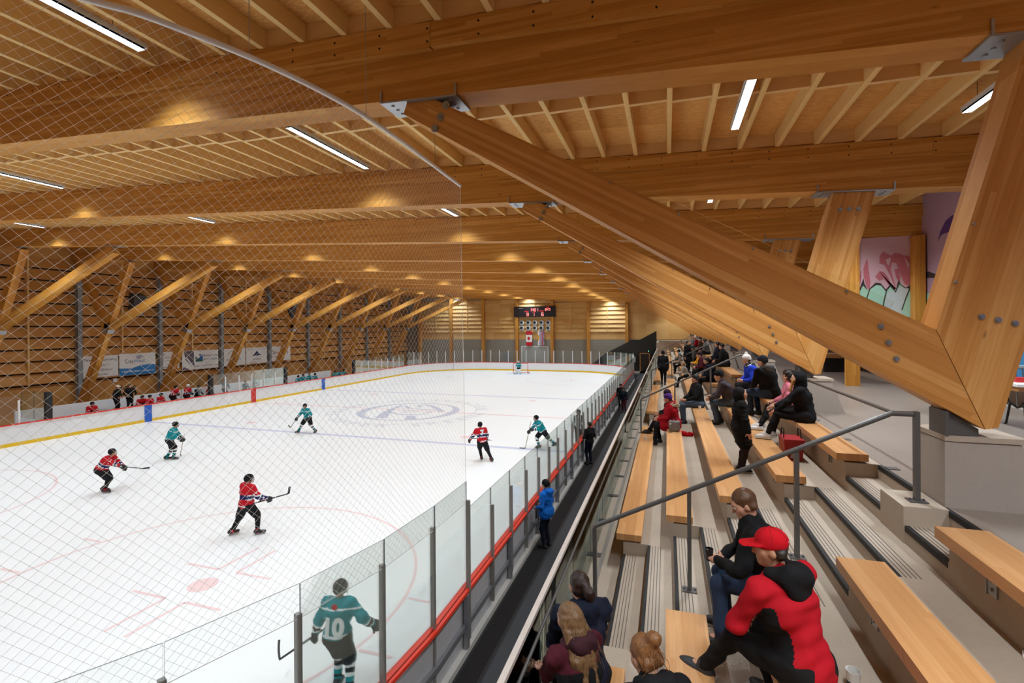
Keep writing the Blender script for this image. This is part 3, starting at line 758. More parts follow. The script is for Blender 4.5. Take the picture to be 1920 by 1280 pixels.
# right and rear concourse skin
m = MB(); m.box((2.475, -8, ZT), (XWR, YT+8, ZT+.004)); struct(m.build('floor_concourse', 'concrete_floor'))
m = MB(); m.box((6.25, -8, ZT), (6.42, YW, ZT+.12)); o = struct(m.build('trim_1', 'concrete_smooth'))
# benches
BN = {}
rows = ['lowest row', 'second row', 'third row', 'fourth row', 'top row']
bl = ['nearest seating block', 'seating block past the first aisle', 'seating block past the second aisle', 'seating block past the third aisle', 'seating block past the fourth aisle', 'farthest seating block']
for bi, (a, b) in enumerate(blocks):
    a = max(a, -2.)
    for rj in range(5):
        if bi == 0 and rj == 0: b = 4.25
        elif bi == 0: b = blocks[0][1]
        x0 = XK(2*rj)-.095; z = ZK(2*rj+1)+.012; L = b-a; key = round(L, 2)
        lab = 'timber bench plank on concrete, '+rows[rj]+' of the '+bl[bi]
        if key not in BN:
            T = thing('bench', (x0, a, z), lab, 'bench', 'timber benches of the seating')
            m = MB(); m.box((x0, a, z+.012), (x0+.345, b, z+.10), 0, (0, 1, 0), (1, 0, 0), 5*a); m.build('seat_plank', 'bench_timber', T)
            n = max(2, int(L/2.4))
            for i in range(n):
                yy = b-.55-i*(L-1.1)/max(1, n-1) if n > 1 else (a+b)/2
                m = MB(); m.box((x0+.083, yy-.05, z-.15), (x0+.094, yy+.05, z+.012)); m.box((x0+.02, yy-.05, z+.003), (x0+.32, yy+.05, z+.012)); m.box((x0+.078, yy+.05, z-.16), (x0+.094, yy+.062, z+.012))
                for zz in (-.11, -.05): m.cyl((x0+.083, yy, z+zz), (x0+.072, yy, z+zz), .012, 8)
                m.build('bracket', 'steel_galv', T)
            BN[key] = T
        else: dup(BN[key], (x0, a, z), lab, 'timber benches of the seating')
# handrails in the aisles
def handrail(i, yv, lab):
    T = thing('handrail', (-.81, yv, Z0), lab, 'handrail', 'sloping handrails of the aisles')
    m = MB(); z0 = 3.317
    P = [(-.81, yv, z0-.02), (-.79, yv, z0+.005), (2.05, yv, 4.735), (2.07, yv, 4.745), (2.25, yv, 4.745)]
    m.tube(P, .026, 10); m.build('rail', 'steel_dark', T)
    for x, zb, zt in ((-.81, Z0, z0-.02), (.215, ZK(2), 3.80), (1.25, ZK(5), 4.31), (2.27, ZT+.012, 4.77)):
        m = MB(); m.bar((x, yv, zb), (x, yv, zt), .055, .042, (1, 0, 0)); m.box((x-.075, yv-.06, zb), (x+.075, yv+.06, zb+.012))
        for s in (-1, 1): m.cyl((x+s*.055, yv, zb+.012), (x+s*.055, yv, zb+.028), .01, 6)
        m.build('rail_post', 'steel_dark', T)
for i, (a, b) in enumerate(AIS):
    yv = (a+b)/2-.22 if i else 5.62
    handrail(i, yv, 'dark steel handrail sloping up the '+['aisle nearest the camera', 'second aisle from the camera', 'third aisle from the camera', 'fourth aisle from the camera', 'farthest aisle'][i])
# low rail behind the top benches
for i, (a, b) in enumerate(blocks[1:4]):
    y0, y1 = (6.83, 11.6) if i == 0 else (a+.3, b-.3)
    T = thing('back_rail', (2.53, y0, ZT), 'low dark rail behind the top bench, '+['beside the nearest aisle', 'between the second and third aisles', 'past the third aisle'][i], 'rail', 'low rails behind the top benches')
    m = MB(); m.tube([(2.53, y0, 4.57), (2.53, y1, 4.57)], .024, 10); m.build('rail', 'steel_dark', T)
    n = 4 if i == 0 else 6
    for k in range(n):
        yy = y0+.02+(y1-y0-.04)*k/(n-1); m = MB(); m.bar((2.53, yy, ZT), (2.53, yy, 4.56), .05, .04); m.box((2.47, yy-.06, ZT), (2.59, yy+.06, ZT+.012)); m.build('rail_post', 'steel_dark', T)
# front guard
T = thing('front_guard', (-1.1, 5, Z0), 'long glass guard with pale top rail along the front of the seating', 'guard rail')
m = MB(); m.box((-1.075, -1, 3.25), (-1.03, YT, 3.285)); m.build('top_rail', 'rail_light', T)
m = MB(); m.tube([(-1.0, -1, 3.13), (-1.0, YT, 3.13)], .014, 8); m.build('inner_rail', 'steel_dark', T)
y = -1+.3; gi = 0
while y < YT-1:
    m = MB(); m.bar((-1.015, y, Z0), (-1.015, y, 3.25), .05, .035); m.box((-1.09, y-.06, Z0), (-.95, y+.06, Z0+.012)); m.build('guard_post', 'steel_dark', T)
    m = MB(); m.box((-1.066, y-.32, Z0-.12), (-1.054, y+.98, 3.25)); m.build('guard_pane', 'glass_guard', T)
    y += 1.32
m = MB(); m.box((-1.15, -1, Z0), (-1.12, YT, Z0+.05)); m.build('floor_channel', 'steel_galv', T)

# ================================================================== CONCOURSE WALLS
P = plain
for nm, rgb in dict(mural_pink=(206, 166, 172), mural_rose=(184, 104, 112), mural_mint=(160, 200, 178), mural_grey=(186, 194, 194), mural_ink=(58, 48, 46), mural_violet=(84, 54, 112), mural_royal=(20, 48, 150), mural_blue=(64, 140, 196), mural_base=(86, 66, 52), counter_grey=(130, 128, 126)).items(): P(nm, rgb, .6, 0, .3, .04)
def sk(x, y, Y=16.07): return aty(x, y, Y)
# pink mural under the third beam
Ym = 16.02
m = MB(); m.box((4.95, Ym+.05, 5.0), (XWR, Ym+.25, SOF(XWR)+.05)); wm = struct(m.build('wall_mural', 'mural_pink'))
def mpoly(pts, mat, Y, d, name, par):
    m = MB(); q = [aty(x, y, Y) for x, y in pts]; m.prism([(p.x, Y-d, p.z) for p in q], (0, 1, 0), d+.01); return m.build(name, mat, par)
z5 = lambda pts: [(1440+x*.17187, 340+y*.17187) for x, y in pts]
mpoly(z5([(955, 1210), (1010, 1150), (1040, 1080), (1075, 1170), (1110, 1180), (1180, 1110), (1240, 1125), (1285, 1185), (1330, 1135), (1385, 1190), (1425, 1090), (1480, 1150), (1540, 1160), (1556, 1130), (1556, 1480), (955, 1480)]), 'mural_mint', Ym+.05, .012, 'mural_hills', wm)
mpoly(z5([(1250, 1480), (1300, 1200), (1390, 1190), (1440, 1150), (1540, 1160), (1490, 1280), (1440, 1480)]), 'mural_grey', Ym+.05, .016, 'mural_slope', wm)
for pts in ([(960, 1205), (1010, 1140), (1040, 1060), (1048, 1110), (1085, 1190), (1035, 1135), (1000, 1195)], [(1085, 1190), (1170, 1105), (1225, 1110), (1285, 1180), (1330, 1125), (1390, 1195), (1425, 1070), (1440, 1120), (1500, 1160), (1556, 1130), (1540, 1168), (1490, 1165), (1430, 1120), (1390, 1215), (1335, 1145), (1285, 1200), (1230, 1135), (1180, 1128)], [(1285, 1190), (1260, 1290), (1245, 1400), (1255, 1400), (1272, 1290), (1295, 1190)], [(1540, 1165), (1500, 1260), (1450, 1400), (1462, 1400), (1510, 1262), (1552, 1165)], [(1100, 1185), (1070, 1270), (1055, 1400), (1065, 1400), (1082, 1270), (1112, 1180)]):
    mpoly(z5(pts), 'mural_ink', Ym+.05, .02, 'mural_outline', wm)
for pts in ([(1083, 845), (1095, 960), (1115, 1100), (1105, 1180), (1075, 1150), (1045, 1040), (1040, 950), (1060, 890)], [(960, 1180), (985, 1060), (1020, 965), (1015, 1060), (990, 1150)], [(1170, 1040), (1215, 980), (1260, 985), (1310, 1050), (1360, 1180), (1385, 1150), (1340, 1040), (1270, 910), (1215, 890), (1220, 810), (1255, 765), (1300, 790), (1340, 810), (1385, 780), (1440, 790), (1480, 810), (1530, 810), (1550, 840), (1555, 1080), (1535, 1130), (1490, 1120), (1440, 1000), (1400, 890), (1350, 880), (1335, 960), (1370, 1080), (1395, 1170), (1370, 1190), (1320, 1130), (1260, 1060), (1210, 1080)], [(1380, 960), (1420, 950), (1440, 1040), (1430, 1100), (1395, 1040)]):
    mpoly(z5(pts), 'mural_rose', Ym+.05, .014, 'mural_figure', wm)
for pts in ([(1285, 850), (1340, 830), (1320, 920), (1295, 900)], [(1480, 820), (1530, 960), (1520, 1060), (1540, 900)]): mpoly(z5(pts), 'mural_pink', Ym+.05, .018, 'mural_detail', wm)
xp = aty(1707, 450, Ym).x; m = MB(); m.box((xp, Ym-.25, ZT), (min(xp+.28, 6.6), Ym+.025, SOF(xp)), 0, (0, 0, 1), (1, 0, 0)); o = m.build('timber_post', 'glulam_column'); tag(o, 'timber post beside the pink mural panel under the third beam', 'post')
xp2 = aty(1583, 520, Ym).x; m = MB(); m.box((xp2, Ym-.1, ZT), (xp2+.34, Ym+.025, SOF(xp2)), 0, (0, 0, 1), (1, 0, 0)); o = m.build('timber_post', 'glulam_column'); tag(o, 'dark timber post left of the pink mural panel', 'post')
# side wall mural
def atx(x, y, X): r = ray(x, y); t = X/r.x; return Vector((X, r.y*t, H0+r.z*t))
def wpoly(pts, mat, d, name):
    m = MB(); q = [atx(x, y, XWR) for x, y in pts]; m.prism([(XWR-d, p.y, p.z) for p in q], (1, 0, 0), d+.02); return m.build(name, mat, wr)
z7 = lambda pts: [(1680+x*.203, 300+y*.203) for x, y in pts]
wpoly(z7([(388, 745), (410, 660), (460, 560), (520, 508), (570, 510), (620, 545), (680, 620), (700, 680), (640, 690), (560, 680), (480, 665), (420, 690)]), 'mural_violet', .006, 'mural_figure')
m = MB(); m.box((XWR-.006, 8, 5.35), (XWR+.01, 16.0, 6.45)); m.build('mural_hills', 'mural_mint', wr)
m = MB(); m.box((XWR-.008, -8, 5.0), (XWR+.01, 12.6, 5.95)); m.build('mural_lake', 'mural_royal', wr)
m = MB(); m.box((XWR-.012, -8, 4.55), (XWR+.01, YW, 5.36)); m.build('mural_shore', 'mural_blue', wr)
m = MB(); m.box((XWR-.016, -8, ZT), (XWR+.01, YW, 4.55)); m.build('mural_foot', 'mural_base', wr)
wpoly(z7([(270, 1040), (300, 1028), (390, 1060), (400, 1090), (300, 1085), (270, 1085)]), 'mural_ink', .012, 'mural_outline')
# timber-topped counter on the concourse
T = thing('counter', (5.6, 21.0, ZT), 'low concourse counter with timber top and dark recess, past the second timber strut', 'counter')
m = MB(); m.box((4.6, 20.4, 4.42), (6.3, 21.6, 4.56), 0, (1, 0, 0), (0, 1, 0)); m.build('top', 'bench_timber', T)
m = MB(); m.box((4.9, 20.6, ZT), (5.5, 21.5, 4.42)); m.build('body', 'counter_grey', T)
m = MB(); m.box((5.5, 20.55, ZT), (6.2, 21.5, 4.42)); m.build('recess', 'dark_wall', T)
m = MB(); m.box((6.2, 20.4, ZT), (6.3, 20.5, 4.56)); m.build('leg', 'white_paint', T)
# folding table with things on it
T = thing('folding_table', (6.0, 10.35, ZT), 'white folding table with black legs behind the nearest plinth', 'table')
m = MB(); m.box((5.32, 9.85, 4.60), (7.0-.45, 10.6, 4.64)); m.build('table_top', 'white_paint', T)
m = MB(); m.box((5.36, 9.89, 4.52), (6.5, 10.56, 4.598), 0, (1, 0, 0), (0, 0, 1)); m.build('apron', 'bench_timber', T)
for x in (5.52, 6.1):
    m = MB(); m.tube([(x, 9.95, 4.55), (x, 10.0, 4.3), (x, 10.22, 4.22), (x, 10.45, 4.3), (x, 10.5, 4.55)], .017, 8); m.tube([(x, 10.05, 4.27), (x-.02, 9.98, 3.92), (x-.02, 9.93, ZT)], .017, 8); m.tube([(x, 10.4, 4.27), (x-.02, 10.47, 3.92), (x-.02, 10.52, ZT)], .017, 8); m.tube([(x, 10.22, 4.22), (x+.3, 10.22, 4.5)], .012, 6); m.build('leg', 'pad_black', T)
m = MB(); m.box((5.5, 10.2, 4.64), (5.66, 10.35, 4.72)); o = m.build('small_box', P('box_red', (196, 40, 40), .5)); tag(o, 'small red box on the white folding table', 'box')
m = MB(); m.box((5.8, 10.0, 4.64), (6.4, 10.4, 4.655)); m.box((5.8, 10.0, 4.655), (6.4, 10.015, 4.73)); m.box((5.8, 10.385, 4.655), (6.4, 10.4, 4.73)); m.box((5.8, 10.015, 4.655), (5.815, 10.385, 4.73)); m.box((6.385, 10.015, 4.655), (6.4, 10.385, 4.73)); o = m.build('cardboard_tray', P('card', (176, 140, 104), .8)); tag(o, 'open brown cardboard tray on the white folding table', 'box')
T = thing('stool', (6.2, 11.6, ZT), 'pale metal stool behind the white folding table', 'stool')
m = MB(); m.lathe((6.2, 11.6, 4.78), [(.19, 0), (.2, .02), (.19, .05)], 20); m.build('seat', 'door_grey', T)
for s in range(4):
    a = PI/4+s*PI/2; m = MB(); m.tube([(6.2+.13*math.cos(a), 11.6+.13*math.sin(a), 4.78), (6.2+.2*math.cos(a), 11.6+.2*math.sin(a), ZT)], .012, 6); m.build('leg', 'steel_galv', T)

# ================================================================== FAR END: stair, door, scoreboard, plaques, flags
Ys = 61.6
T = thing('stair_guard', (-2.5, Ys, 2.5), 'dark solid stair balustrade rising at the far end of the walkway', 'balustrade')
pt = lambda x, y: aty(x, y, Ys)
m = MB(); q = [pt(x, y) for x, y in ((1108, 684), (1134, 663), (1185, 637), (1199, 637), (1231, 620), (1231, 652), (1204, 660), (1187, 661), (1140, 684))]; m.prism(q, (0, 1, 0), .2); m.build('balustrade', 'dark_wall', T)
m = MB(); q = [pt(x, y) for x, y in ((1187, 661), (1204, 660), (1231, 652), (1231, 700), (1187, 700))]; m.prism([Vector((p.x, Ys+2.0, p.z if p.z > 1 else 0)) for p in q], (0, 1, 0), .2); m.build('stair_wall', 'dark_wall', T)
m = MB(); a, b = aty(1201, 663, Ys+1.9), aty(1217, 694, Ys+1.9); m.box((a.x, Ys+1.8, 0), (b.x, Ys+1.98, a.z)); o = m.build('door_1', 'dark_door'); struct(o)
m = MB(); m.box((a.x-.1, Ys+1.78, 0), (a.x, Ys+1.96, a.z+.1)); m.box((b.x, Ys+1.78, 0), (b.x+.1, Ys+1.96, a.z+.1)); m.box((a.x-.1, Ys+1.78, a.z), (b.x+.1, Ys+1.96, a.z+.1)); m.build('door_frame', 'panel_wood', o)
a = aty(1216, 658, Ys+1.8); m = MB(); m.box((a.x-.17, Ys+1.76, a.z-.1), (a.x+.17, Ys+1.82, a.z+.1)); o = m.build('exit_sign', 'dark_wall'); tag(o, 'small green lit exit sign over the dark door at the far end', 'exit sign')
m = MB(); m.box((a.x-.05, Ys+1.75, a.z-.06), (a.x+.05, Ys+1.76, a.z+.06)); m.build('pictogram', 'exit_green', o)
a = aty(1189.5, 674, Ys+1.9); m = MB(); m.box((a.x-.15, Ys+1.96, a.z-.35), (a.x+.15, Ys+1.995, a.z+.35)); o = m.build('poster', 'door_grey'); tag(o, 'small pale poster on the dark wall at the end of the walkway', 'poster')
m = MB(); m.box((-.9, YT+.1, ZT-.1), (2.4, YT+.3, ZT+.16)); o = m.build('edge_kerb', 'concrete_smooth'); tag(o, 'pale concrete edge across the far end of the seating', 'kerb')
# overhead door and small door behind the goal
a, b = aty(979, 650, FY), aty(1027, 650, FY); m = MB(); m.box((a.x, FY-.04, 0), (b.x, FY+.01, a.z))
for k in range(5): m.box((a.x, FY-.05, .3+.6*k), (b.x, FY-.03, .33+.6*k))
o = struct(m.build('door_2', 'door_grey')); m = MB(); m.box((a.x-.12, FY-.07, 0), (a.x, FY+.01, a.z+.12)); m.box((b.x, FY-.07, 0), (b.x+.12, FY+.01, a.z+.12)); m.box((a.x-.12, FY-.07, a.z), (b.x+.12, FY+.01, a.z+.12)); m.build('door_frame', 'white_paint', o)
a, b = aty(943, 660, FY), aty(957, 660, FY); m = MB(); m.box((a.x, FY-.03, 0), (b.x, FY+.01, a.z)); struct(m.build('door_3', 'steel_column'))
a, b = aty(783, 660, FY), aty(791, 660, FY); m = MB(); m.box((a.x, FY-.03, 0), (b.x, FY+.01, a.z)); struct(m.build('door_4', 'mark_blue'))
# scoreboard
p0, p1 = aty(963.5, 575, FY-.6), aty(1041, 593.5, FY-.6); sx0, sx1, sz1, sz0 = p0.x, p1.x, p0.z, p1.z; sy = FY-.6
T = thing('scoreboard', ((sx0+sx1)/2, sy, sz0), 'black scoreboard with glowing red digits high on the far end wall', 'scoreboard')
m = MB(); m.box((sx0, sy, sz0), (sx1, sy+.35, sz1)); m.build('cabinet', plain('score_black', (28, 20, 22), .4), T)
W_, H_ = sx1-sx0, sz1-sz0
def sc(u, v): return sx0+W_*(u-180)/970., sz1-H_*(v-190)/240.
def seg(mb, ch, u, v, w, h):
    S_ = {'0': 'abcdef', '1': 'bc', '2': 'abged', '3': 'abgcd', '4': 'fgbc', '6': 'afgedc', '7': 'abc', '8': 'abcdefg'}[ch]; th = w*.22
    L = {'a': (u, v, w, th), 'g': (u, v+h/2-th/2, w, th), 'd': (u, v+h-th, w, th), 'f': (u, v, th, h/2), 'b': (u+w-th, v, th, h/2), 'e': (u, v+h/2, th, h/2), 'c': (u+w-th, v+h/2, th, h/2)}
    for k in S_: a, b, c, d = L[k]; x0, z1 = sc(a, b); x1, z0 = sc(a+c, b+d); mb.box((x0, sy-.015, z0), (x1, sy-.001, z1))
m = MB()
for ch, u in zip('1401', (560, 610, 662, 715)): seg(m, ch, u, 235, 40, 66)
for ch, u in zip('247', (915, 958, 1000)): seg(m, ch, u, 238, 34, 58)
m.build('clock_digits', 'led_white', T)
m = MB(); seg(m, '3', 480, 335, 52, 74); seg(m, '1', 628, 335, 40, 74); seg(m, '6', 830, 335, 52, 74); m.build('score_digits', 'led_white', T)
m = MB()
for s_, u, v, sz in (('HOME', 482, 304, 27), ('PERIOD', 655, 322, 17), ('GUEST', 838, 297, 27), ('PLAYER', 978, 215, 17)):
    x, z = sc(u, v); m.text(s_, sz/240.*H_*1.25, lambda a, b, d, x=x, z=z: (x+a, sy-.004, z+b))
m.build('captions', 'led_red', T)
m = MB(); x, z = sc(340, 230); m.box((x-.28, sy-.01, z-.06), (x+.28, sy-.001, z+.06)); m.build('maker_plate', 'steel_galv', T)
m = MB()
for x in (sx0+.6, sx1-.6): m.tube([(x, sy+.2, sz1), (x, sy+.2, SOF(x))], .02, 6)
m.build('hanger', 'black_wire', T)
# ten round plaques in two rows under the scoreboard
pl = None; i = 0
for v, rn in ((569, 'upper'), (698, 'lower')):
    for u in (362, 520, 675, 832, 995):
        c = aty(950+u/12.8, 560+v/12.8, FY-.30); lab = 'small square trophy plaque with black disc, %s row under the scoreboard, %s from the left' % (rn, ORD[i % 5]); i += 1
        if pl is None:
            pl = thing('plaque', c, lab, 'plaque', 'plaques under the scoreboard'); m = MB(); m.box((c.x-.27, c.y, c.z-.38), (c.x+.30, c.y+.06, c.z+.26)); m.build('backing', 'door_grey', pl)
            m = MB(); m.lathe(c+Vector((.03, -.001, .0)), [(.25, 0), (.25, .01)], 20, 0, (0, -1, 0)); m.build('white_ring', 'white_paint', pl)
            m = MB(); m.lathe(c+Vector((-.03, -.012, 0)), [(.20, 0), (.20, .02)], 20, 0, (0, -1, 0)); m.build('disc', 'pad_black', pl)
            m = MB(); m.box((c.x-.24, c.y-.005, c.z-.36), (c.x+.27, c.y, c.z-.29)); m.build('caption_strip', 'steel_plate', pl)
        else: dup(pl, c, lab, 'plaques under the scoreboard')
# flags hung upright
P('flag_red', (204, 24, 34), .8); P('flag_white', (236, 232, 226), .8); P('flag_yellow', (236, 170, 30), .8); P('flag_blue', (70, 66, 140), .8)
a, b = aty(986.2, 621, FY-.34), aty(997.8, 647.5, FY-.34); x0, x1, z1, z0 = a.x, b.x, a.z, b.z; yy = FY-.34; w, h = x1-x0, z1-z0
T = thing('canada_flag', (x0, yy, z0), 'red and white maple leaf flag hung upright on the far wall, left of two', 'flag')
m = MB(); m.box((x0, yy, z0), (x1, yy+.02, z1)); m.build('cloth', 'flag_white', T)
m = MB(); m.box((x0, yy-.004, z1-h*.25), (x1, yy, z1)); m.box((x0, yy-.004, z0), (x1, yy, z0+h*.25)); m.build('red_band', 'flag_red', T)
leaf = [(0, 1), (.12, .72), (.3, .82), (.24, .42), (.5, .62), (.56, .45), (.86, .5), (.74, .22), (.86, .12), (.4, -.28), (.46, -.46), (.06, -.4), (.06, -.85)]
leaf = leaf+[(-x, y) for x, y in leaf[::-1]]
m = MB(); cx, cz = (x0+x1)/2, (z0+z1)/2; pts = [(cx-y*w*.36, yy-.006, cz+x*w*.36) for x, y in leaf]
for i in range(1, len(pts)): m.prism([(cx, yy-.008, cz), pts[i-1], pts[i]], (0, 1, 0), .006)
m.build('maple_leaf', 'flag_red', T)
a, b = aty(1008.2, 621, FY-.34), aty(1020.3, 647.5, FY-.34); x0, x1, z1, z0 = a.x, b.x, a.z, b.z; w, h = x1-x0, z1-z0
T = thing('province_flag', (x0, yy, z0), 'blue white red and yellow provincial flag hung upright on the far wall, right of two', 'flag')
m = MB(); m.box((x0, yy, z0), (x1, yy+.02, z1)); m.build('cloth', 'flag_white', T)
m = MB(); m.lathe((x0, yy, 0), [(.01, 0), (.011, .001)], 6, 0, (0, -1, 0)); m = MB(); m.prism([(x0, yy-.006, cz_) for cz_ in ()] or [(x0, yy-.006, z1-h*.2), (x0, yy-.006, z0+h*.25), (x0+w*.2, yy-.006, z0+h*.4), (x0+w*.22, yy-.006, z0+h*.6), (x0+w*.14, yy-.006, z1-h*.25)], (0, 1, 0), .005); m.build('half_sun', 'flag_yellow', T)
def wave(u0, u1, ph):
    P = []; Q = []
    for k in range(13):
        zz = z1-h*k/12; s_ = math.sin(k*1.05+ph)*w*.025; P.append((x0+w*u0+s_, yy-.005, zz)); Q.append((x0+w*u1+s_, yy-.005, zz))
    return P, Q
m = MB()
for u in (.26, .40, .54):
    A, B = wave(u, u+.07, 0)
    for k in range(12): m.prism([A[k], B[k], B[k+1], A[k+1]], (0, 1, 0), .004)
m.build('wavy_stripe', 'flag_blue', T)
m = MB(); A, B = wave(.64, .80, .5)
for k in range(12): m.prism([A[k], B[k], B[k+1], A[k+1]], (0, 1, 0), .004)
m.build('red_field', 'flag_red', T)
m = MB(); A, B = wave(.86, .97, .5)
for k in range(12): m.prism([A[k], B[k], B[k+1], A[k+1]], (0, 1, 0), .004)
m.build('blue_field', 'flag_blue', T)

# ================================================================== BANNERS ON THE LEFT WALL
P('banner_white', (226, 222, 216), .6, 0, .3, .03); P('ink_black', (36, 34, 36), .6); P('ink_blue', (36, 92, 160), .6); P('banner_blue', (52, 126, 188), .6, 0, .3, .05); P('ink_red', (200, 36, 40), .6); P('ink_pink', (196, 120, 130), .6); P('ink_navy', (40, 52, 92), .6); P('ink_green', (40, 84, 84), .6); P('ink_plum', (96, 84, 96), .6)
XB = XWL+.34
def banner(y0, y1, z0, z1, lab):
    T = thing('banner', (XB, y0, z0), lab, 'banner'); m = MB(); m.box((XB-.02, y0, z0), (XB, y1, z1)); m.build('cloth', 'banner_white', T); return T
def btext(T, s, y, z, size, mat, sq=1.):
    m = MB(); m.text(s, size, lambda a, b, d: (XB+.006, y+a, z+b), squash=sq); m.build('lettering', mat, T)
def bpoly(T, pts, mat, d=.004, name='emblem'):
    m = MB(); m.prism([(XB, y, z) for y, z in pts], (1, 0, 0), d); m.build(name, mat, T)
T = banner(21.75, 24.0, 2.45, 3.90, 'white contractor banner with black phone number lettering, first from the left')
for s, z, sz in (('Three Rivers Contracting', 3.62, .25), ('250-842-6117', 3.25, .24), ('contractors@telus.net', 2.95, .21), ('Construction', 2.63, .21)): btext(T, s, 22.9, z, sz, 'ink_black', .78)
T = banner(24.08, 26.60, 2.40, 3.94, 'white internet company banner with blue wave along the bottom, second from the left')
bpoly(T, [(24.08, 2.40), (26.60, 2.40), (26.60, 3.06), (26.2, 3.10), (25.5, 3.05), (24.9, 2.88), (24.08, 2.92)], 'banner_blue', .004, 'blue_wave')
btext(T, 'City', 24.72, 3.38, .36, 'ink_black'); btext(T, 'West', 25.42, 3.38, .36, 'banner_blue'); btext(T, '1-800-442-8664 • citywest.ca', 25.34, 2.66, .19, 'white_paint')
m = MB(); m.tube([(XB+.008, 25.45+.22*math.cos(a), 3.66+.10*math.sin(a)) for a in [2*PI*i/18 for i in range(15)]], .016, 5); m.tube([(XB+.008, 25.45+.10*math.cos(a), 3.66+.06*math.sin(a)) for a in [2*PI*i/12 for i in range(13)]], .014, 5); m.build('swirl', 'ink_blue', T)
T = banner(27.0, 28.45, 2.62, 3.92, 'small white banner with a dark leaf drawing, half behind a timber column')
m = MB(); m.tube([(XB+.008, 27.15, 3.45), (XB+.008, 27.12, 3.65), (XB+.008, 27.3, 3.78)], .03, 5); m.tube([(XB+.008, 27.2, 3.4), (XB+.008, 27.5, 3.55), (XB+.008, 27.75, 3.45), (XB+.008, 27.5, 3.42)], .012, 5); m.build('leaf', 'ink_plum', T)
m = MB(); m.box((XB, 27.1, 2.72), (XB+.004, 27.6, 2.74)); m.box((XB, 27.1, 3.25), (XB+.004, 27.9, 3.265)); m.build('rule', 'ink_black', T)
T = banner(28.7, 31.95, 2.40, 3.92, 'credit union banner with green and blue square emblem, left of a steel column')
bpoly(T, [(28.85, 3.9), (29.7, 3.9), (29.75, 2.45), (29.0, 3.2)], 'ink_plum', .004, 'photo_strip'); bpoly(T, [(28.72, 2.42), (29.3, 2.42), (29.0, 2.6), (28.8, 2.62)], 'ink_plum', .004, 'photo_strip')
bpoly(T, [(29.0, 3.35), (29.1, 3.42), (29.75, 2.6), (29.68, 2.5)], 'banner_white', .006, 'white_slash')
bpoly(T, [(29.85, 3.0), (30.5, 3.0), (30.5, 3.6), (29.85, 3.6)], 'ink_green'); bpoly(T, [(30.2, 3.2), (30.5, 3.1), (30.5, 3.6), (30.35, 3.6)], 'ink_blue', .006); bpoly(T, [(29.85, 3.45), (30.1, 3.25), (30.25, 3.4), (30.15, 3.6), (29.85, 3.6)], 'banner_white', .006)
btext(T, 'Bulkley Valley', 31.22, 3.47, .27, 'ink_black', .9); btext(T, 'CREDIT UNION', 31.18, 3.15, .22, 'ink_black', .9); btext(T, 'Supporting our youth, always. bvcu.com', 30.85, 2.66, .14, 'ink_black', .95)
T = banner(32.3, 34.75, 2.43, 3.92, 'white sports shop banner with a thin grey arch, half behind a timber column')
m = MB(); m.tube([(XB+.008, 33.4-.5*math.cos(a), 3.3+.42*math.sin(a)) for a in [PI*i/14 for i in range(15)]], .014, 5); m.build('arch', 'ink_plum', T)
btext(T, 'SILVERTIP SPORTS', 33.5, 2.95, .2, 'ink_black', .95); btext(T, 'Ltd.', 33.5, 2.62, .2, 'ink_black')
T = banner(34.85, 37.25, 2.45, 3.93, 'white banner with dark mountain emblem and thin lettering under it')
bpoly(T, [(35.5, 3.1), (35.85, 3.4), (36.05, 3.62), (36.3, 3.38), (36.6, 3.15), (36.3, 3.22), (36.1, 3.12), (35.9, 3.2)], 'ink_navy', .005)
btext(T, 'Geralco', 36.05, 2.85, .28, 'ink_navy'); btext(T, 'EXCAVATING   HAZELTON', 36.0, 2.58, .11, 'ink_pink'); btext(T, 'SAND & GRAVEL', 35.3, 3.75, .1, 'ink_plum'); btext(T, 'LOW BEDDING', 36.75, 3.75, .1, 'ink_plum')
T = banner(37.55, 40.3, 2.5, 3.92, 'white banner with bold black and red lettering, last on the right')
btext(T, 'Da', 38.05, 3.33, .55, 'ink_black'); btext(T, 'wn', 38.75, 3.33, .55, 'ink_red'); btext(T, 's', 39.9, 3.33, .55, 'ink_black'); btext(T, 'BUILDING SUPPLIES', 38.7, 2.92, .17, 'ink_black')
m = MB(); m.text('Home', .5, lambda a, b, d: (XWL+.06, 24.75+a, 1.55+b)); o = m.build('wall_lettering', 'ink_black'); tag(o, 'black word HOME lettered on the wall over the near player bench', 'lettering')
m = MB(); m.box((XWL+.03, 23.8, 2.0), (XWL+.16, 24.05, 2.28)); o = m.build('wall_box', 'white_paint'); tag(o, 'small white box on the left wall below the banners', 'box')
# dark loudspeakers hung on the left wall
sp = None
for y, nm in ((YB0+BY*3.72, 'nearest'), (YB0+BY*6.6, 'second'), ):
    loc = (XWL+.5, y, 7.6); lab = nm+' dark loudspeaker hung between timber columns on the left wall'
    if sp is None:
        sp = thing('loudspeaker', loc, lab, 'loudspeaker', 'loudspeakers on the left wall'); X, Y, Z = loc
        m = MB(); m.prism([(X-.3, Y-.4, Z-.9), (X+.1, Y-.4, Z-.9), (X+.35, Y-.4, Z+.5), (X-.3, Y-.4, Z+.7)], (0, 1, 0), .8); m.build('cabinet', plain('speaker_grey', (70, 70, 74), .6), sp)
        m = MB(); m.box((X-.38, Y-.05, Z-.3), (X-.3, Y+.05, Z+.3)); m.build('wall_mount', 'steel_dark', sp)
    else: dup(sp, loc, lab, 'loudspeakers on the left wall')

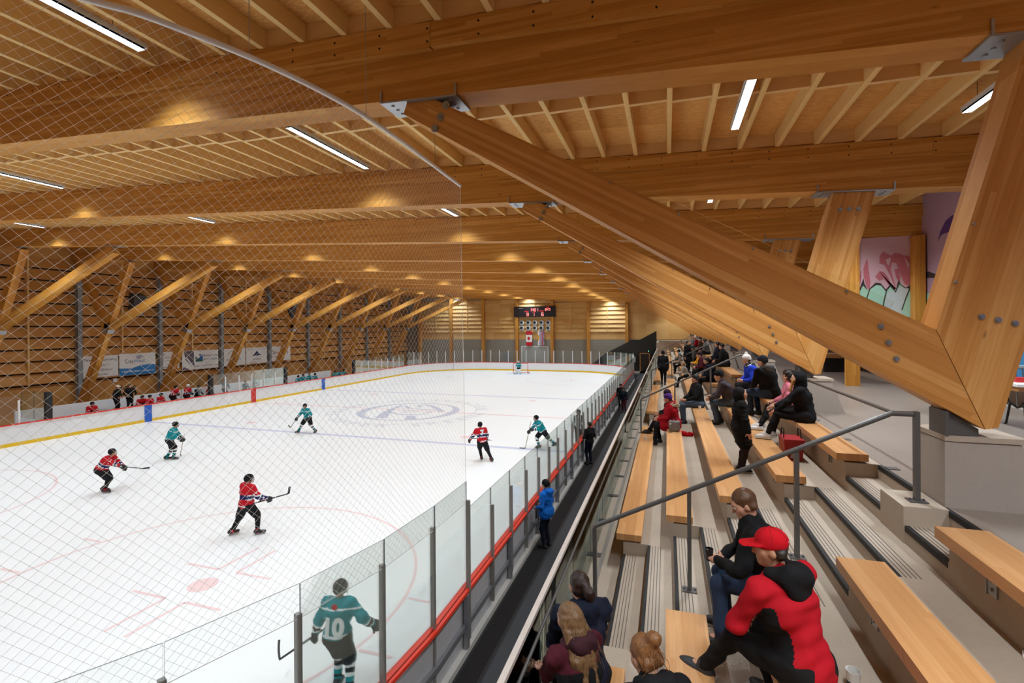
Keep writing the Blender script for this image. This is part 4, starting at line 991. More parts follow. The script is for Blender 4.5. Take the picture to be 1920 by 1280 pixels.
# ================================================================== PEOPLE
V3 = lambda *a: np.array(a, dtype=np.float32)
def unit(v): v = np.asarray(v, dtype=np.float32); return v/max(1e-9, float(np.linalg.norm(v)))
def sdist(prims, X, Y, Z):
    D = None
    for p in prims:
        if p[0] == 'c':
            _, a, b, ra, rb, k = p[:6]; ab = b-a; L2 = float(ab@ab)+1e-12
            px, py, pz = X-a[0], Y-a[1], Z-a[2]
            t = np.clip((px*ab[0]+py*ab[1]+pz*ab[2])/L2, 0, 1)
            d = np.sqrt((px-t*ab[0])**2+(py-t*ab[1])**2+(pz-t*ab[2])**2)-(ra+(rb-ra)*t)
        else:
            _, c, ax, r, k = p[:5]; px, py, pz = X-c[0], Y-c[1], Z-c[2]
            q = [(px*ax[i][0]+py*ax[i][1]+pz*ax[i][2]) for i in range(3)]
            if p[0] == 'b':      # rounded box
                w = [np.abs(q[i])-(r[i]-k*.5) for i in range(3)]
                d = np.sqrt(sum(np.maximum(v, 0)**2 for v in w))+np.minimum(np.maximum(w[0], np.maximum(w[1], w[2])), 0)-k*.5
            else:
                k0 = np.sqrt(sum((q[i]/r[i])**2 for i in range(3))); k1 = np.sqrt(sum((q[i]/r[i]**2)**2 for i in range(3)))+1e-9; d = k0*(k0-1)/k1
        if D is None: D = d
        elif p[0] == 's': k = max(k, 1e-4); h = np.clip(.5-.5*(D+d)/k, 0, 1); D = D+(-d-D)*h+k*h*(1-h)
        else: k = max(k, 1e-4); h = np.clip(.5+.5*(D-d)/k, 0, 1); D = D+(d-D)*h-k*h*(1-h)
    return D
def bounds(prims, pad):
    lo, hi = V3(9, 9, 9), V3(-9, -9, -9)
    for p in prims:
        if p[0] == 's': continue
        if p[0] == 'c': P = [(p[1], p[3]), (p[2], p[4])]
        else: P = [(p[1], max(p[3]))]
        for c, r in P: lo = np.minimum(lo, c-r); hi = np.maximum(hi, c+r)
    return lo-pad, hi+pad
EDG = [(0, 1), (2, 3), (4, 5), (6, 7), (0, 2), (1, 3), (4, 6), (5, 7), (0, 4), (1, 5), (2, 6), (3, 7)]
def surfnet(prims, res, noise=None):
    lo, hi = bounds(prims, 2.5*res+.03); n = np.ceil((hi-lo)/res).astype(int)+1
    g = [lo[i]+res*np.arange(n[i], dtype=np.float32) for i in range(3)]
    X, Y, Z = g[0][:, None, None], g[1][None, :, None], g[2][None, None, :]
    X, Y, Z = np.broadcast_arrays(X, Y, Z)
    D = sdist(prims, X, Y, Z)
    if noise is not None: D = D+noise(X, Y, Z)
    D[0] = D[-1] = 1; D[:, 0] = D[:, -1] = 1; D[:, :, 0] = D[:, :, -1] = 1
    S = D < 0; c = [(i, j, k) for k in (0, 1) for j in (0, 1) for i in (0, 1)]
    sl = lambda A, o: A[o[0]:A.shape[0]-1+o[0], o[1]:A.shape[1]-1+o[1], o[2]:A.shape[2]-1+o[2]]
    cnt = sum(sl(S, o).astype(np.int8) for o in c); I = np.argwhere((cnt > 0) & (cnt < 8))
    if not len(I): return np.zeros((0, 3)), np.zeros((0, 4), int)
    vals = np.stack([D[I[:, 0]+o[0], I[:, 1]+o[1], I[:, 2]+o[2]] for o in c], 1)
    acc = np.zeros((len(I), 3), np.float32); num = np.zeros(len(I), np.float32)
    C = np.array(c, np.float32)
    for a, b in EDG:
        va, vb = vals[:, a], vals[:, b]; mk = (va < 0) != (vb < 0)
        t = np.where(mk, va/(va-vb+1e-12), 0); acc += np.where(mk[:, None], C[a]+(C[b]-C[a])*t[:, None], 0); num += mk
    verts = (I+acc/num[:, None])*res+lo
    idx = -np.ones(cnt.shape, np.int64); idx[I[:, 0], I[:, 1], I[:, 2]] = np.arange(len(I))
    F_ = []
    for ax in range(3):
        o = [0, 0, 0]; o[ax] = 1
        A = S[:S.shape[0]-o[0], :S.shape[1]-o[1], :S.shape[2]-o[2]]; B = S[o[0]:, o[1]:, o[2]:]
        E = np.argwhere(A != B); e1, e2 = [(1, 2), (2, 0), (0, 1)][ax]
        E = E[(E[:, e1] > 0) & (E[:, e2] > 0)]
        def at(d1, d2): q = E.copy(); q[:, e1] -= d1; q[:, e2] -= d2; return idx[q[:, 0], q[:, 1], q[:, 2]]
        Q = np.stack([at(1, 1), at(0, 1), at(0, 0), at(1, 0)], 1)
        s = A[E[:, 0], E[:, 1], E[:, 2]]; Q[~s] = Q[~s][:, ::-1]; F_.append(Q)
    return verts, np.concatenate(F_)
def capdist(prims, P):
    """nearest capsule (index, t along it) of each point"""
    best = np.full(len(P), 9., np.float32); bi = np.zeros(len(P), int); bt = np.zeros(len(P), np.float32)
    for i, p in enumerate(prims):
        if p[0] != 'c': continue
        a, b = p[1], p[2]; ab = b-a; t = np.clip(((P-a)@ab)/(float(ab@ab)+1e-9), 0, 1)
        d = np.linalg.norm(P-a-t[:, None]*ab, axis=1)-(p[3]+(p[4]-p[3])*t); m = d < best
        best[m] = d[m]; bi[m] = i; bt[m] = t[m]
    return bi, bt
def npmesh(name, V, Fc, mats, root, mi=None, smooth=True):
    me = bpy.data.meshes.new(name); me.from_pydata([tuple(map(float, v)) for v in V], [], [tuple(map(int, f)) for f in Fc])
    for m in mats: me.materials.append(M[m] if isinstance(m, str) else m)
    if mi is not None: me.polygons.foreach_set('material_index', np.asarray(mi, dtype=np.int32))
    if smooth: me.polygons.foreach_set('use_smooth', [True]*len(Fc))
    me.update(); o = bpy.data.objects.new(name, me); COL.objects.link(o); o.parent = root; return o
def part(name, prims, res, mats, root, noise=None, paintf=None):
    V, Fc = surfnet(prims, res, noise)
    if not len(V): return None
    if not isinstance(mats, (list, tuple)): mats = [mats]
    mi = None
    if paintf is not None: mi = paintf(V[Fc].mean(1), prims)
    return npmesh(name, V, Fc, mats, root, mi)
def ik(a, c, l1, l2, pole):
    a, c = np.asarray(a, np.float32), np.asarray(c, np.float32); d = c-a; L = float(np.linalg.norm(d))
    if L > (l1+l2)*.995: c = a+d/L*(l1+l2)*.995; d = c-a; L = (l1+l2)*.995
    L = max(L, abs(l1-l2)+1e-3); u = d/L; x = (l1*l1-l2*l2+L*L)/(2*L); h = math.sqrt(max(0, l1*l1-x*x))
    p = np.asarray(pole, np.float32); p = unit(p-u*(p@u)); return a+u*x+p*h, c
def rotz(v, a): return V3(v[0]*math.cos(a)-v[1]*math.sin(a), v[0]*math.sin(a)+v[1]*math.cos(a), v[2])
def hand_prims(w, d, nrm, s=1., curl=.5, side=1, glove=0.):
    """palm + four fingers of different length + thumb leaving the side of the palm. d: direction, nrm: palm normal"""
    d = unit(d); nrm = unit(nrm-d*float(np.dot(nrm, d))); x = np.cross(d, nrm)*side; g = 1+glove*.9
    pc = w+d*.052*s; P = [('c', w-d*.02*s, w+d*.03*s, .026*s*g, .03*s*g, .02), ('b', pc, [d, x, nrm], [.045*s, .040*s*g, .015*s*g], .02*s)]
    for i, (off, ln) in enumerate(zip((-.030, -.010, .011, .030), (.068, .080, .074, .056))):
        b = w+d*.092*s+x*off*s; a = curl*(.55+.12*i); dd = d; prev = b; r = .0092*s*g
        for k, f in enumerate((.45, .32, .23)):
            ang = a*(k+.6); v = d*math.cos(ang)+nrm*math.sin(ang); nx = prev+v*ln*f*s
            P.append(('c', prev, nx, r, r*.9, .006*s)); prev = nx; r *= .92
    b = w+d*.03*s-x*.036*s; v = unit(d*.6-x*.8+nrm*.35); m = b+v*.04*s; v2 = unit(d*.9-x*.25+nrm*(.25+.5*curl)); P.append(('c', b, m, .014*s*g, .011*s*g, .012*s)); P.append(('c', m, m+v2*.034*s, .011*s*g, .009*s*g, .006*s))
    return P
def wrinkle(amp, seed=0, fr=1.):
    rs = np.random.RandomState(seed); K = [(unit(rs.randn(3)*V3(1, 1, 1.6))*(2*PI/rs.uniform(.07, .19))*fr, rs.uniform(0, 6)) for _ in range(7)]
    def f(X, Y, Z):
        w = 0
        for k, ph in K: w = w+np.sin(X*k[0]+Y*k[1]+Z*k[2]+ph+1.3*np.sin(X*9+Z*7+ph))
        return (amp/3.)*w
    return f
def puffer(amp, step=.07):
    def f(X, Y, Z): return amp*(np.abs(np.sin(Z*PI/step))*-1+.5)
    return f
SKIN = {}
def skin(rgb):
    k = 'skin%d_%d_%d' % rgb
    if k not in M: plain(k, rgb, .5, 0, .35, .05, 20)
    return k
def hairmat(rgb):
    k = 'hair%d_%d_%d' % rgb
    if k not in M:
        t = NT(k); tc = t.n('ShaderNodeTexCoord').outputs['Object']; sp = t.n('ShaderNodeSeparateXYZ'); t.l(tc, sp.inputs[0])
        n_ = t.noise(t.comb(t.math('MULTIPLY', sp.outputs[0], 130), t.math('MULTIPLY', sp.outputs[1], 130), t.math('MULTIPLY', sp.outputs[2], 10)), 1., 4, .6)
        c = S2L(rgb); d = tuple(v*.28 for v in c[:3])+(1,); l = tuple(min(1, v*1.55) for v in c[:3])+(1,)
        t.bsdf(t.ramp(n_, [(.25, d), (.5, c), (.78, l)]), .45, 0, .4, n_, .5, .004); M[k] = t.m
    return k
NP = [0]
def person(label, loc, heading, h=1.72, pose='stand', seat=.45, lean=.08, twist=0., side=0., head=(0, 0), hands=None, feet=None, hipz=None, res=None,
           top=None, bottom=None, shoes=(30, 30, 32), skinc=(198, 150, 122), hair='short', hairc=(60, 42, 32), hat=None, hatc=(30, 30, 30), kit='jacket', group=None,
           elbow=(0, -.3, -1), knee=(0, 1, .15), coat=0., puff=False, hood=None, wide=1., gloves=None, curl=.5, stripes=None, fat=1., palm=None, pack=None, elbowL=None, elbowR=None):
    """local axes: +Y the way the person faces, +X their right, Z up; origin on the floor under the hips"""
    NP[0] += 1; s = h/1.75; root = thing('person', loc, label, 'person', group)
    dx, dy = heading; root.rotation_euler = (0, 0, math.atan2(-dx, dy))
    dist = math.hypot(loc[0], loc[1]); r0 = res or min(.04, max(.011, dist*.0026))
    if hipz is None: hipz = seat+.10*s if pose == 'sit' else (.80*s if pose == 'skate' else .93*s)
    hip = V3(0, 0, hipz); up = unit(V3(side, math.sin(lean), math.cos(lean))); right = rotz(V3(1, 0, 0), twist); right = unit(right-up*float(right@up)); fwd = np.cross(up, right)
    chest = hip+up*.34*s; nb = hip+up*.52*s; shl = {1: nb-up*.05*s+right*.185*s*wide, -1: nb-up*.05*s-right*.185*s*wide}
    hd = unit(up*.75+V3(0, 0, .6)); hy, hp = head
    hf = unit(rotz(fwd-hd*0, hy)); hf = unit(V3(hf[0], hf[1], 0)*math.cos(hp)+V3(0, 0, math.sin(hp))); hr = unit(np.cross(hf, V3(0, 0, 1))); hu = np.cross(hr, hf)
    hc = nb+hd*.155*s+hf*.02*s; HA = [hr, hf, hu]
    hs = s**.6
    Hq = lambda x, y, z: hc+hr*x*hs+hf*y*hs+hu*z*hs
    if hands is None: hands = {'sit': ((.14, .38, seat+.22), (-.14, .38, seat+.22)), 'stand': ((.26, .06, .80*s), (-.26, .06, .80*s)), 'skate': ((.25, .35, .85*s), (-.2, .4, .80*s))}[pose]
    if feet is None: feet = {'sit': ((.11, .40, 0), (-.11, .42, 0)), 'stand': ((.10, 0, 0), (-.10, .02, 0)), 'skate': ((.22, .1, 0), (-.22, -.1, 0))}[pose]
    A = {}; Lg = {}
    for sg, hnd, ft in ((1, hands[0], feet[0]), (-1, hands[1], feet[1])):
        pol = elbowR if (sg == 1 and elbowR is not None) else (elbowL if (sg == -1 and elbowL is not None) else (sg*.7+elbow[0]*sg, elbow[1], elbow[2]))
        e, w = ik(shl[sg], V3(*hnd), .29*s, .255*s, pol); A[sg] = (shl[sg], e, w)
        hj = hip+right*.085*sg*s; ank = V3(ft[0], ft[1], ft[2]+.085*s); k, ank = ik(hj, ank, .44*s, .42*s, (knee[0]*sg, knee[1], knee[2])); Lg[sg] = (hj, k, ank, ft[3] if len(ft) > 3 else 0.)
    # ---- body, one continuous skin
    B = [('e', Hq(0, -.012, .028), HA, [.074*hs, .094*hs, .090*hs], .01), ('e', Hq(0, .026, -.040), HA, [.056*hs, .062*hs, .080*hs], .03), ('e', Hq(0, .062, -.088), HA, [.026*hs, .024*hs, .022*hs], .03),
         ('c', Hq(0, .082, .012), Hq(0, .104, -.022), .010*hs, .014*hs, .012), ('c', Hq(-.034, .074, .030), Hq(.034, .074, .030), .013*hs, .013*hs, .02), ('e', Hq(0, .084, -.058), HA, [.024*hs, .010*hs, .011*hs], .008)]
    for sg in (-1, 1):
        B += [('s', Hq(.031*sg, .093, .010), HA, [.016*hs, .014*hs, .011*hs], .012), ('e', Hq(.074*sg, -.008, -.012), HA, [.012*hs, .022*hs, .033*hs], .006), ('c', Hq(.050*sg, .05, -.012), Hq(.046*sg, .05, -.03), .018*hs, .016*hs, .03)]
    B += [('c', nb-up*.02*s, Hq(0, -.02, -.06), .055*s, .050*s, .03), ('c', hip+up*.05*s, chest, .095*s, .11*s, .06)]
    for sg in (-1, 1):
        a, e, w = A[sg]; B += [('c', chest+up*.08*s, a, .08*s, .05*s, .05), ('c', a, e, .042*s, .034*s, .03), ('c', e, w, .033*s, .024*s, .02)]
        hj, k, an, tw = Lg[sg]; toe = an+rotz(V3(0, .15*s, -.055*s), tw); B += [('c', hip, hj, .09*s, .08*s, .05), ('c', hj, k, .070*s, .046*s, .03), ('c', k, an, .046*s, .034*s, .03), ('c', an, toe, .036*s, .026*s, .03)]
    V, Fc = surfnet(B, r0)
    rh = max(.0042, min(.014, dist*.0011)); off = len(V); Vs, Fs = [V], [Fc]
    hm = []
    for sg in (-1, 1):
        a, e, w = A[sg]; d = unit(w-e); pn = np.cross(d, right)*0+(-right*sg if palm is None else V3(*palm)); pn = pn if abs(float(pn@d)) < .9 else up
        P = hand_prims(w, d, pn, s*(1.0 if gloves is None else 1.0), curl, sg); hm.append((w, d, pn, sg))
        if gloves is None:
            v2, f2 = surfnet(P, rh); Vs.append(v2); Fs.append(f2+off); off += len(v2)
    npmesh('body', np.concatenate(Vs), np.concatenate(Fs), [skin(skinc)], root)
    if dist < 16:
        for sg in (-1, 1):
            V2, F2 = surfnet([('e', Hq(.031*sg, .078, .010), HA, [.0125*hs]*3, 0)], .004); o = npmesh('eye', V2, F2, ['eye_white', 'eye_dark'], root, [1 if float((V2[f].mean(0)-Hq(.031*sg, .078, .010))@hf) > .0095*hs else 0 for f in F2])
    # ---- trousers
    if bottom:
        T_ = [('c', hip-right*.05*s, hip+right*.05*s, .125*s*fat, .125*s*fat, .04), ('c', hip, hip+up*.12*s, .12*s*fat, .125*s*fat, .05)]
        for sg in (-1, 1):
            hj, k, an, tw = Lg[sg]; T_ += [('c', hj, k, .098*s*fat, .068*s, .04), ('c', k, an+(k-an)*.06, .068*s, .052*s, .03)]
        if kit == 'hockey':
            T_ = [('c', hip-right*.07*s, hip+right*.07*s, .155*s, .155*s, .04), ('c', hip, hip+up*.10*s, .15*s, .15*s, .05)]
            for sg in (-1, 1):
                hj, k, an, tw = Lg[sg]; T_ += [('c', hj, hj+(k-hj)*.84, .135*s, .115*s, .04)]
        part('trousers', T_, r0, bottom, root, wrinkle(.006, NP[0]) if dist < 14 else None)
    if kit == 'hockey' and stripes:
        for sg in (-1, 1):
            hj, k, an, tw = Lg[sg]; st = stripes['sock']
            part('hockey_sock', [('c', k+(hj-k)*.12, k, .078*s, .080*s, .03), ('c', k, an, .078*s, .055*s, .03)], r0*.8, [x[1] for x in st], root, None,
                 lambda C_, pr, st=st: np.array([next(i for i, x in enumerate(st) if t <= x[0] or i == len(st)-1) for t in np.where(capdist(pr, C_)[0] == 0, 0., capdist(pr, C_)[1])]))
    # ---- shoes
    for sg in (-1, 1):
        hj, k, an, tw = Lg[sg]; z = an[2]-.085*s; fw = rotz(V3(0, 1, 0), tw); heel = V3(an[0], an[1], z)-fw*.045*s; toe = V3(an[0], an[1], z)+fw*.175*s; sd = np.cross(fw, V3(0, 0, 1))
        if kit == 'hockey':
            m = part('skate', [('c', an+V3(0, 0, .06*s), heel+V3(0, 0, .10), .058*s, .052*s, .02), ('c', heel+V3(0, 0, .09), toe+V3(0, 0, .075), .05*s, .040*s, .03)], max(r0*.7, .01), shoes if isinstance(shoes, str) else plain('shoe%d_%d_%d' % shoes, shoes, .5), root)
            b = MB(); hh, tt = heel-fw*.02, toe+fw*.02; b.prism([tuple(hh+V3(0, 0, .0)), tuple(tt+V3(0, 0, .0)), tuple(tt+V3(0, 0, .045)), tuple(hh+V3(0, 0, .05))], tuple(sd), .008); q = b.build('blade', 'steel_galv'); q.parent = m or root
        else:
            sh = shoes if isinstance(shoes, str) else plain('shoe%d_%d_%d' % shoes, shoes, .55)
            P = [('e', (heel+toe)/2+V3(0, 0, .040*s), [fw, sd, V3(0, 0, 1)], [.140*s, .050*s, .045*s], .02), ('c', an+V3(0, 0, .01), heel+V3(0, 0, .05*s)+fw*.02, .050*s, .045*s, .03), ('s', (heel+toe)/2-V3(0, 0, .2), [fw, sd, V3(0, 0, 1)], [.6, .6, .2], .002)]
            m = part('shoe', P, max(r0*.6, .008), sh, root)
            if dist < 12 and m:
                b = [('b', (heel+toe)/2+V3(0, 0, .012*s), [fw, sd, V3(0, 0, 1)], [.142*s, .050*s, .013*s], .012)]; q = part('sole', b, .008, 'sole_light', m)
    # ---- upper garment
    if top:
        mats = top if isinstance(top, (list, tuple)) else [top]; f = fat; J = []
        hem = hip+up*.02*s-V3(0, 0, .02)
        if kit == 'hockey':
            J = [('c', hip+up*.02*s-right*.06*s, hip+up*.02*s+right*.06*s, .165*s, .165*s, .03), ('c', hip+up*.04*s, chest, .17*s, .18*s, .06), ('c', chest+right*.08*s, chest-right*.08*s, .15*s, .15*s, .05)]
            for sg in (-1, 1):
                a, e, w = A[sg]; J += [('c', nb-up*.07*s, a, .10*s, .095*s, .06), ('c', a, e, .092*s, .082*s, .04), ('c', e, w+(e-w)*.12, .082*s, .064*s, .03)]
        else:
            J = [('c', hem-right*.045*s, hem+right*.045*s, .128*s*f, .128*s*f, .03), ('c', hem, chest, .135*s*f, .140*s*f, .06), ('c', chest+right*.07*s*wide, chest-right*.07*s*wide, .125*s*f, .125*s*f, .05), ('c', nb-up*.05*s, nb+hd*.035*s, .085*s, .066*s, .03)]
            for sg in (-1, 1):
                a, e, w = A[sg]; q = .012*s if puff else 0.; J += [('c', nb-up*.06*s, a, .085*s, .070*s+q, .06), ('c', a, e, .068*s*(.5+.5*f)+q, .058*s+q, .035), ('c', e, w+(e-w)*.05, .056*s+q, .042*s+q, .03)]
            if coat > 0:
                for sg in (-1, 1): hj, k, an, tw = Lg[sg]; J.append(('c', hj, hj+(k-hj)*coat, .135*s*f, .135*s*f, .08))
        nz = wrinkle(.010, NP[0]) if dist < 8 else (puffer(.010) if puff and dist < 16 else (wrinkle(.007, NP[0]) if dist < 18 else None))
        pf = None
        if stripes and kit == 'hockey':
            sj = stripes['jersey']; sa = stripes['arm']; NA = len(mats)
            def pf(C_, pr):
                bi, bt = capdist(pr, C_); out = np.zeros(len(C_), int); hgt = (C_-hip)@up/s
                for lo_, hi_, m_ in sj: out[(hgt > lo_) & (hgt < hi_)] = m_
                for ci in (4, 5, 7, 8):
                    for lo_, hi_, m_ in sa: q = (bi == ci) & ((bt+(1 if ci in (5, 8) else 0)) > lo_) & ((bt+(1 if ci in (5, 8) else 0)) < hi_); out[q] = m_
                    q = (bi == ci) & (out > 0) & (hgt < .25) & ((C_-hip)@right*0 == 0)
                if 'yoke' in stripes:
                    q = (hgt > stripes['yoke'][0]) & (hgt < stripes['yoke'][1]); out[q] = stripes['yoke'][2]
                return out
        elif stripes and 'side' in stripes:
            def pf(C_, pr):
                q = (C_-hip); u = q@right/s; v = q@fwd/s; w_ = q@up/s; out = np.zeros(len(C_), int); bi, bt = capdist(pr, C_)
                tor = np.isin(bi, (0, 1, 2)); out[tor & (np.abs(u) > .105) & (w_ < .37) & (v > -.075)] = 1
                for sg, ci in ((-1, (5, 6)), (1, (8, 9))):
                    a_, e_, w2 = A[sg]
                    for ca, (p0, p1) in zip(ci, ((a_, e_), (e_, w2))):
                        ax_ = unit(p1-p0); rel = C_-p0; rel = rel-(rel@ax_)[:, None]*ax_; out[(bi == ca) & (rel@(-right*sg) > .012*s)] = 1
                return out
        elif stripes and 'sleeve' in stripes:
            def pf(C_, pr):
                bi, bt = capdist(pr, C_); w_ = ((C_-hip)@up)/s; return (np.isin(bi, (4, 5, 6, 7, 8, 9)) | (w_ > .36)).astype(int)
        elif stripes and 'vert' in stripes:
            def pf(C_, pr):
                q = (C_-hip); u = q@right; bi, bt = capdist(pr, C_); return ((np.floor((u+10)/stripes['vert'])).astype(int) % 2)
        o = part('jersey' if kit == 'hockey' else ('coat' if coat > .2 else 'jacket'), J, r0, mats, root, nz, pf)
        root_top = o
        if hood is not None:
            if hood == 'up':
                part('hood', [('e', Hq(0, -.03, .02), HA, [.105*hs, .118*hs, .125*hs], .02), ('c', Hq(0, -.05, -.07), nb-up*.02, .10*hs, .10*s, .04), ('s', Hq(0, .135, -.005), HA, [.125*hs, .125*hs, .105*hs], .02)], max(.011, r0*.8), mats[0], root, wrinkle(.005, NP[0]+5) if dist < 14 else None)
            else:
                hm_ = hood[0] if isinstance(hood, tuple) else mats[0]; c0 = nb-fwd*.105*s-up*.005*s
                P = [('c', c0+right*.09*s+fwd*.08*s+up*.02, c0+right*.05*s-fwd*.02, .045*s, .055*s, .04), ('c', c0+right*.05*s-fwd*.02, c0-right*.05*s-fwd*.02, .062*s, .062*s, .05), ('c', c0-right*.09*s+fwd*.08*s+up*.02, c0-right*.05*s-fwd*.02, .045*s, .055*s, .04), ('e', c0-fwd*.015*s-up*.085*s, [right, fwd, up], [.10*s, .045*s, .085*s], .05)]
                part('hood', P, max(.011, r0*.8), hm_, root, wrinkle(.006, NP[0]+5) if dist < 14 else None)
                if isinstance(hood, tuple) and len(hood) > 1:
                    part('fur_trim', [('c', c0+right*.12*s+fwd*.04*s+up*.0, c0+right*.06*s-fwd*.09*s-up*.04*s, .045*s, .05*s, .02), ('c', c0-right*.06*s-fwd*.09*s-up*.04*s, c0-right*.12*s+fwd*.04*s, .05*s, .045*s, .02)], max(.010, r0*.6), hood[1], root, wrinkle(.022, 3, 2.5))
    # ---- gloves
    if gloves:
        for w, d, pn, sg in hm:
            gs = 1.0 if gloves[0] == 'thin' else 1.25; P = hand_prims(w, d, pn, s*gs, max(curl, .5), sg, .25 if gloves[0] == 'thin' else .55)
            if gloves[0] != 'thin': P.append(('c', w-d*.10*s, w+d*.02*s, .062*s, .056*s, .02))
            part('glove', P, max(rh, .008), gloves[1], root)
    # ---- hair
    hm2 = hairmat(hairc)
    if hair and hat not in ('helmet',) and hood != 'up':
        hk = .93 if hat else 1.; P = [('e', Hq(0, -.022, .036), HA, [.083*hs*hk, .098*hs*hk, .095*hs*hk], .01)]
        cut = [('s', Hq(0, .125, -.045), HA, [.085*hs, .090*hs, .108*hs], .015), ('s', Hq(0, .02, -.16), HA, [.2*hs, .2*hs, .10*hs], .02)]
        if hair == 'short': P += cut+[('c', Hq(-.06, -.055, -.02), Hq(.06, -.055, -.02), .034*hs, .034*hs, .03)]
        elif hair == 'bun': P += cut+[('c', Hq(-.05, -.06, -.03), Hq(.05, -.06, -.03), .036*hs, .036*hs, .04), ('e', Hq(.02, -.115, .095), HA, [.046*hs, .05*hs, .044*hs], .012), ('c', Hq(0, -.085, .07), Hq(.02, -.11, .09), .035*hs, .04*hs, .02)]
        elif hair == 'bob': P += cut[:1]+[('c', Hq(-.066, -.04, .0), Hq(-.064, -.03, -.11), .036*hs, .032*hs, .03), ('c', Hq(.066, -.04, .0), Hq(.064, -.03, -.11), .036*hs, .032*hs, .03), ('c', Hq(0, -.075, 0), Hq(0, -.075, -.12), .06*hs, .05*hs, .05)]
        elif hair == 'curly': P += cut[:1]+[('e', Hq(0, -.05, .0), HA, [.115*hs, .10*hs, .12*hs], .03), ('e', Hq(0, -.03, .07), HA, [.10*hs, .10*hs, .07*hs], .03)]
        elif hair == 'long':
            bk = nb-fwd*.11*s
            P += cut[:1]+[('c', Hq(-.068, -.03, .0), bk-right*.085*s-up*.10*s, .040*hs, .040*hs, .03), ('c', Hq(.066, -.03, .0), bk+right*.08*s-up*.02*s, .040*hs, .045*hs, .03), ('c', Hq(0, -.075, 0), bk-up*.10*s, .065*hs, .062*hs, .05), ('c', bk-right*.085*s-up*.10*s, bk-right*.15*s-up*.38*s+fwd*.12*s, .045*hs, .018*hs, .04), ('c', bk+right*.03*s-up*.05*s, bk+right*.05*s-up*.27*s-fwd*.02, .055*hs, .018*hs, .04), ('c', bk-right*.03*s-up*.08*s, bk-right*.06*s-up*.30*s-fwd*.02, .055*hs, .016*hs, .04)]
        elif hair == 'pony': P += cut+[('c', Hq(0, -.10, .05), Hq(.02, -.155, -.02), .034*hs, .042*hs, .02), ('c', Hq(.02, -.155, -.02), Hq(.03, -.15, -.16), .042*hs, .022*hs, .03), ('c', Hq(-.05, -.06, -.02), Hq(.05, -.06, -.02), .036*hs, .036*hs, .04)]
        o = part('hair', P, max(.0075, min(r0*.7, .02)), hm2, root, wrinkle(.012 if hair == 'curly' else .0028, NP[0]+9, 2.2) if dist < 14 else None)
        if hair in ('long', 'bob', 'bun') and dist < 6 and o:
            b = MB(); rs = random.Random(5); bk = nb-fwd*.125*s
            for i in range(46 if hair == 'long' else 12):
                f_ = rs.uniform(-1, 1); st = Hq(.055*f_, -.085+.02*abs(f_), .07-.05*abs(f_)); pts = []
                end = bk+right*(.11*f_*s+rs.uniform(-.03, .06))-up*rs.uniform(.08, .27)*s-fwd*.012 if hair == 'long' else st-fwd*.03+right*.05*f_-up*rs.uniform(.05, .16)
                for k in range(9):
                    t_ = k/8; p_ = st*(1-t_)+end*t_; bul = math.sin(PI*t_)*.038; wv = .011*math.sin(t_*8+i)*t_
                    pts.append(Vector([float(q) for q in p_-fwd*bul+right*wv]))
                b.tube(pts, [.0030-.0018*(k/8) for k in range(9)], 4)
            q = b.build('strands', hm2, None, True); q.parent = o
    if dist < 14 and hat != 'helmet':
        part('eyebrows', [('c', Hq(.018, .092, .034), Hq(.048, .080, .036), .004*hs, .003*hs, .001), ('c', Hq(-.018, .092, .034), Hq(-.048, .080, .036), .004*hs, .003*hs, .001)], .004, hm2, root)
    # ---- headwear
    if hat:
        hmn = hatc if isinstance(hatc, str) else cloth('hat%d_%d_%d' % hatc, hatc)
        if hat in ('beanie', 'pompom'):
            P = [('e', Hq(0, -.016, .048), HA, [.093*hs, .108*hs, .098*hs], .01), ('s', Hq(0, .03, -.135), HA, [.3*hs, .3*hs, .15*hs], .01), ('c', Hq(-.05, -.06, .012), Hq(.05, -.06, .012), .048*hs, .048*hs, .03)]
            if hat == 'pompom': P.append(('e', Hq(0, -.02, .165), HA, [.035*hs]*3, .01))
            part('beanie', P, max(.009, min(r0*.7, .022)), hmn, root, wrinkle(.004, 4, 2))
        elif hat == 'cap':
            o = part('cap', [('e', Hq(0, -.014, .046), HA, [.086*hs, .105*hs, .092*hs], .01), ('s', Hq(0, .0, -.13), HA, [.3*hs, .3*hs, .15*hs], .006), ('s', Hq(0, -.105, .012), HA, [.040*hs, .04*hs, .028*hs], .006), ('e', Hq(0, .125, .034), HA, [.072*hs, .070*hs, .007*hs], .008), ('e', Hq(0, .06, .035), HA, [.078*hs, .05*hs, .010*hs], .02)], .007, hmn, root)
            if o:
                b = MB(); b.lathe(tuple(Hq(0, -.014, .138)), [(.008, 0), (.007, .005), (.001, .007)], 10); q = b.build('button', hmn); q.parent = o
                b = MB()
                for k in range(6):
                    a_ = PI/6+k*PI/3; pts = [Vector([float(x) for x in Hq(.0875*math.sin(u)*math.sin(a_), -.014+.1065*math.sin(u)*math.cos(a_), .046+.0935*math.cos(u))]) for u in [.1+1.25*i/8 for i in range(9)]]
                    b.tube(pts, .0012, 4)
                q = b.build('seams', plain('cap_seam', (120, 14, 22), .8), None, True); q.parent = o
                b = MB(); b.text('CANADA', .016, lambda x, y, d: tuple(Hq(x*.97, -.014-.1055*math.sqrt(max(.02, 1-(x/.086)**2-((y+.010)/.092)**2))-.0012, .046+.010+y)), squash=-1.1); q = b.build('lettering', 'white_paint'); q.parent = o
        elif hat == 'helmet':
            P = [('e', Hq(0, -.010, .040), HA, [.100*hs, .125*hs, .108*hs], .01), ('c', Hq(0, -.09, .0), Hq(0, -.075, -.035), .045*hs, .04*hs, .03), ('s', Hq(0, .115, -.05), HA, [.088*hs, .10*hs, .098*hs], .01), ('s', Hq(0, .02, -.19), HA, [.3*hs, .3*hs, .13*hs], .01)]
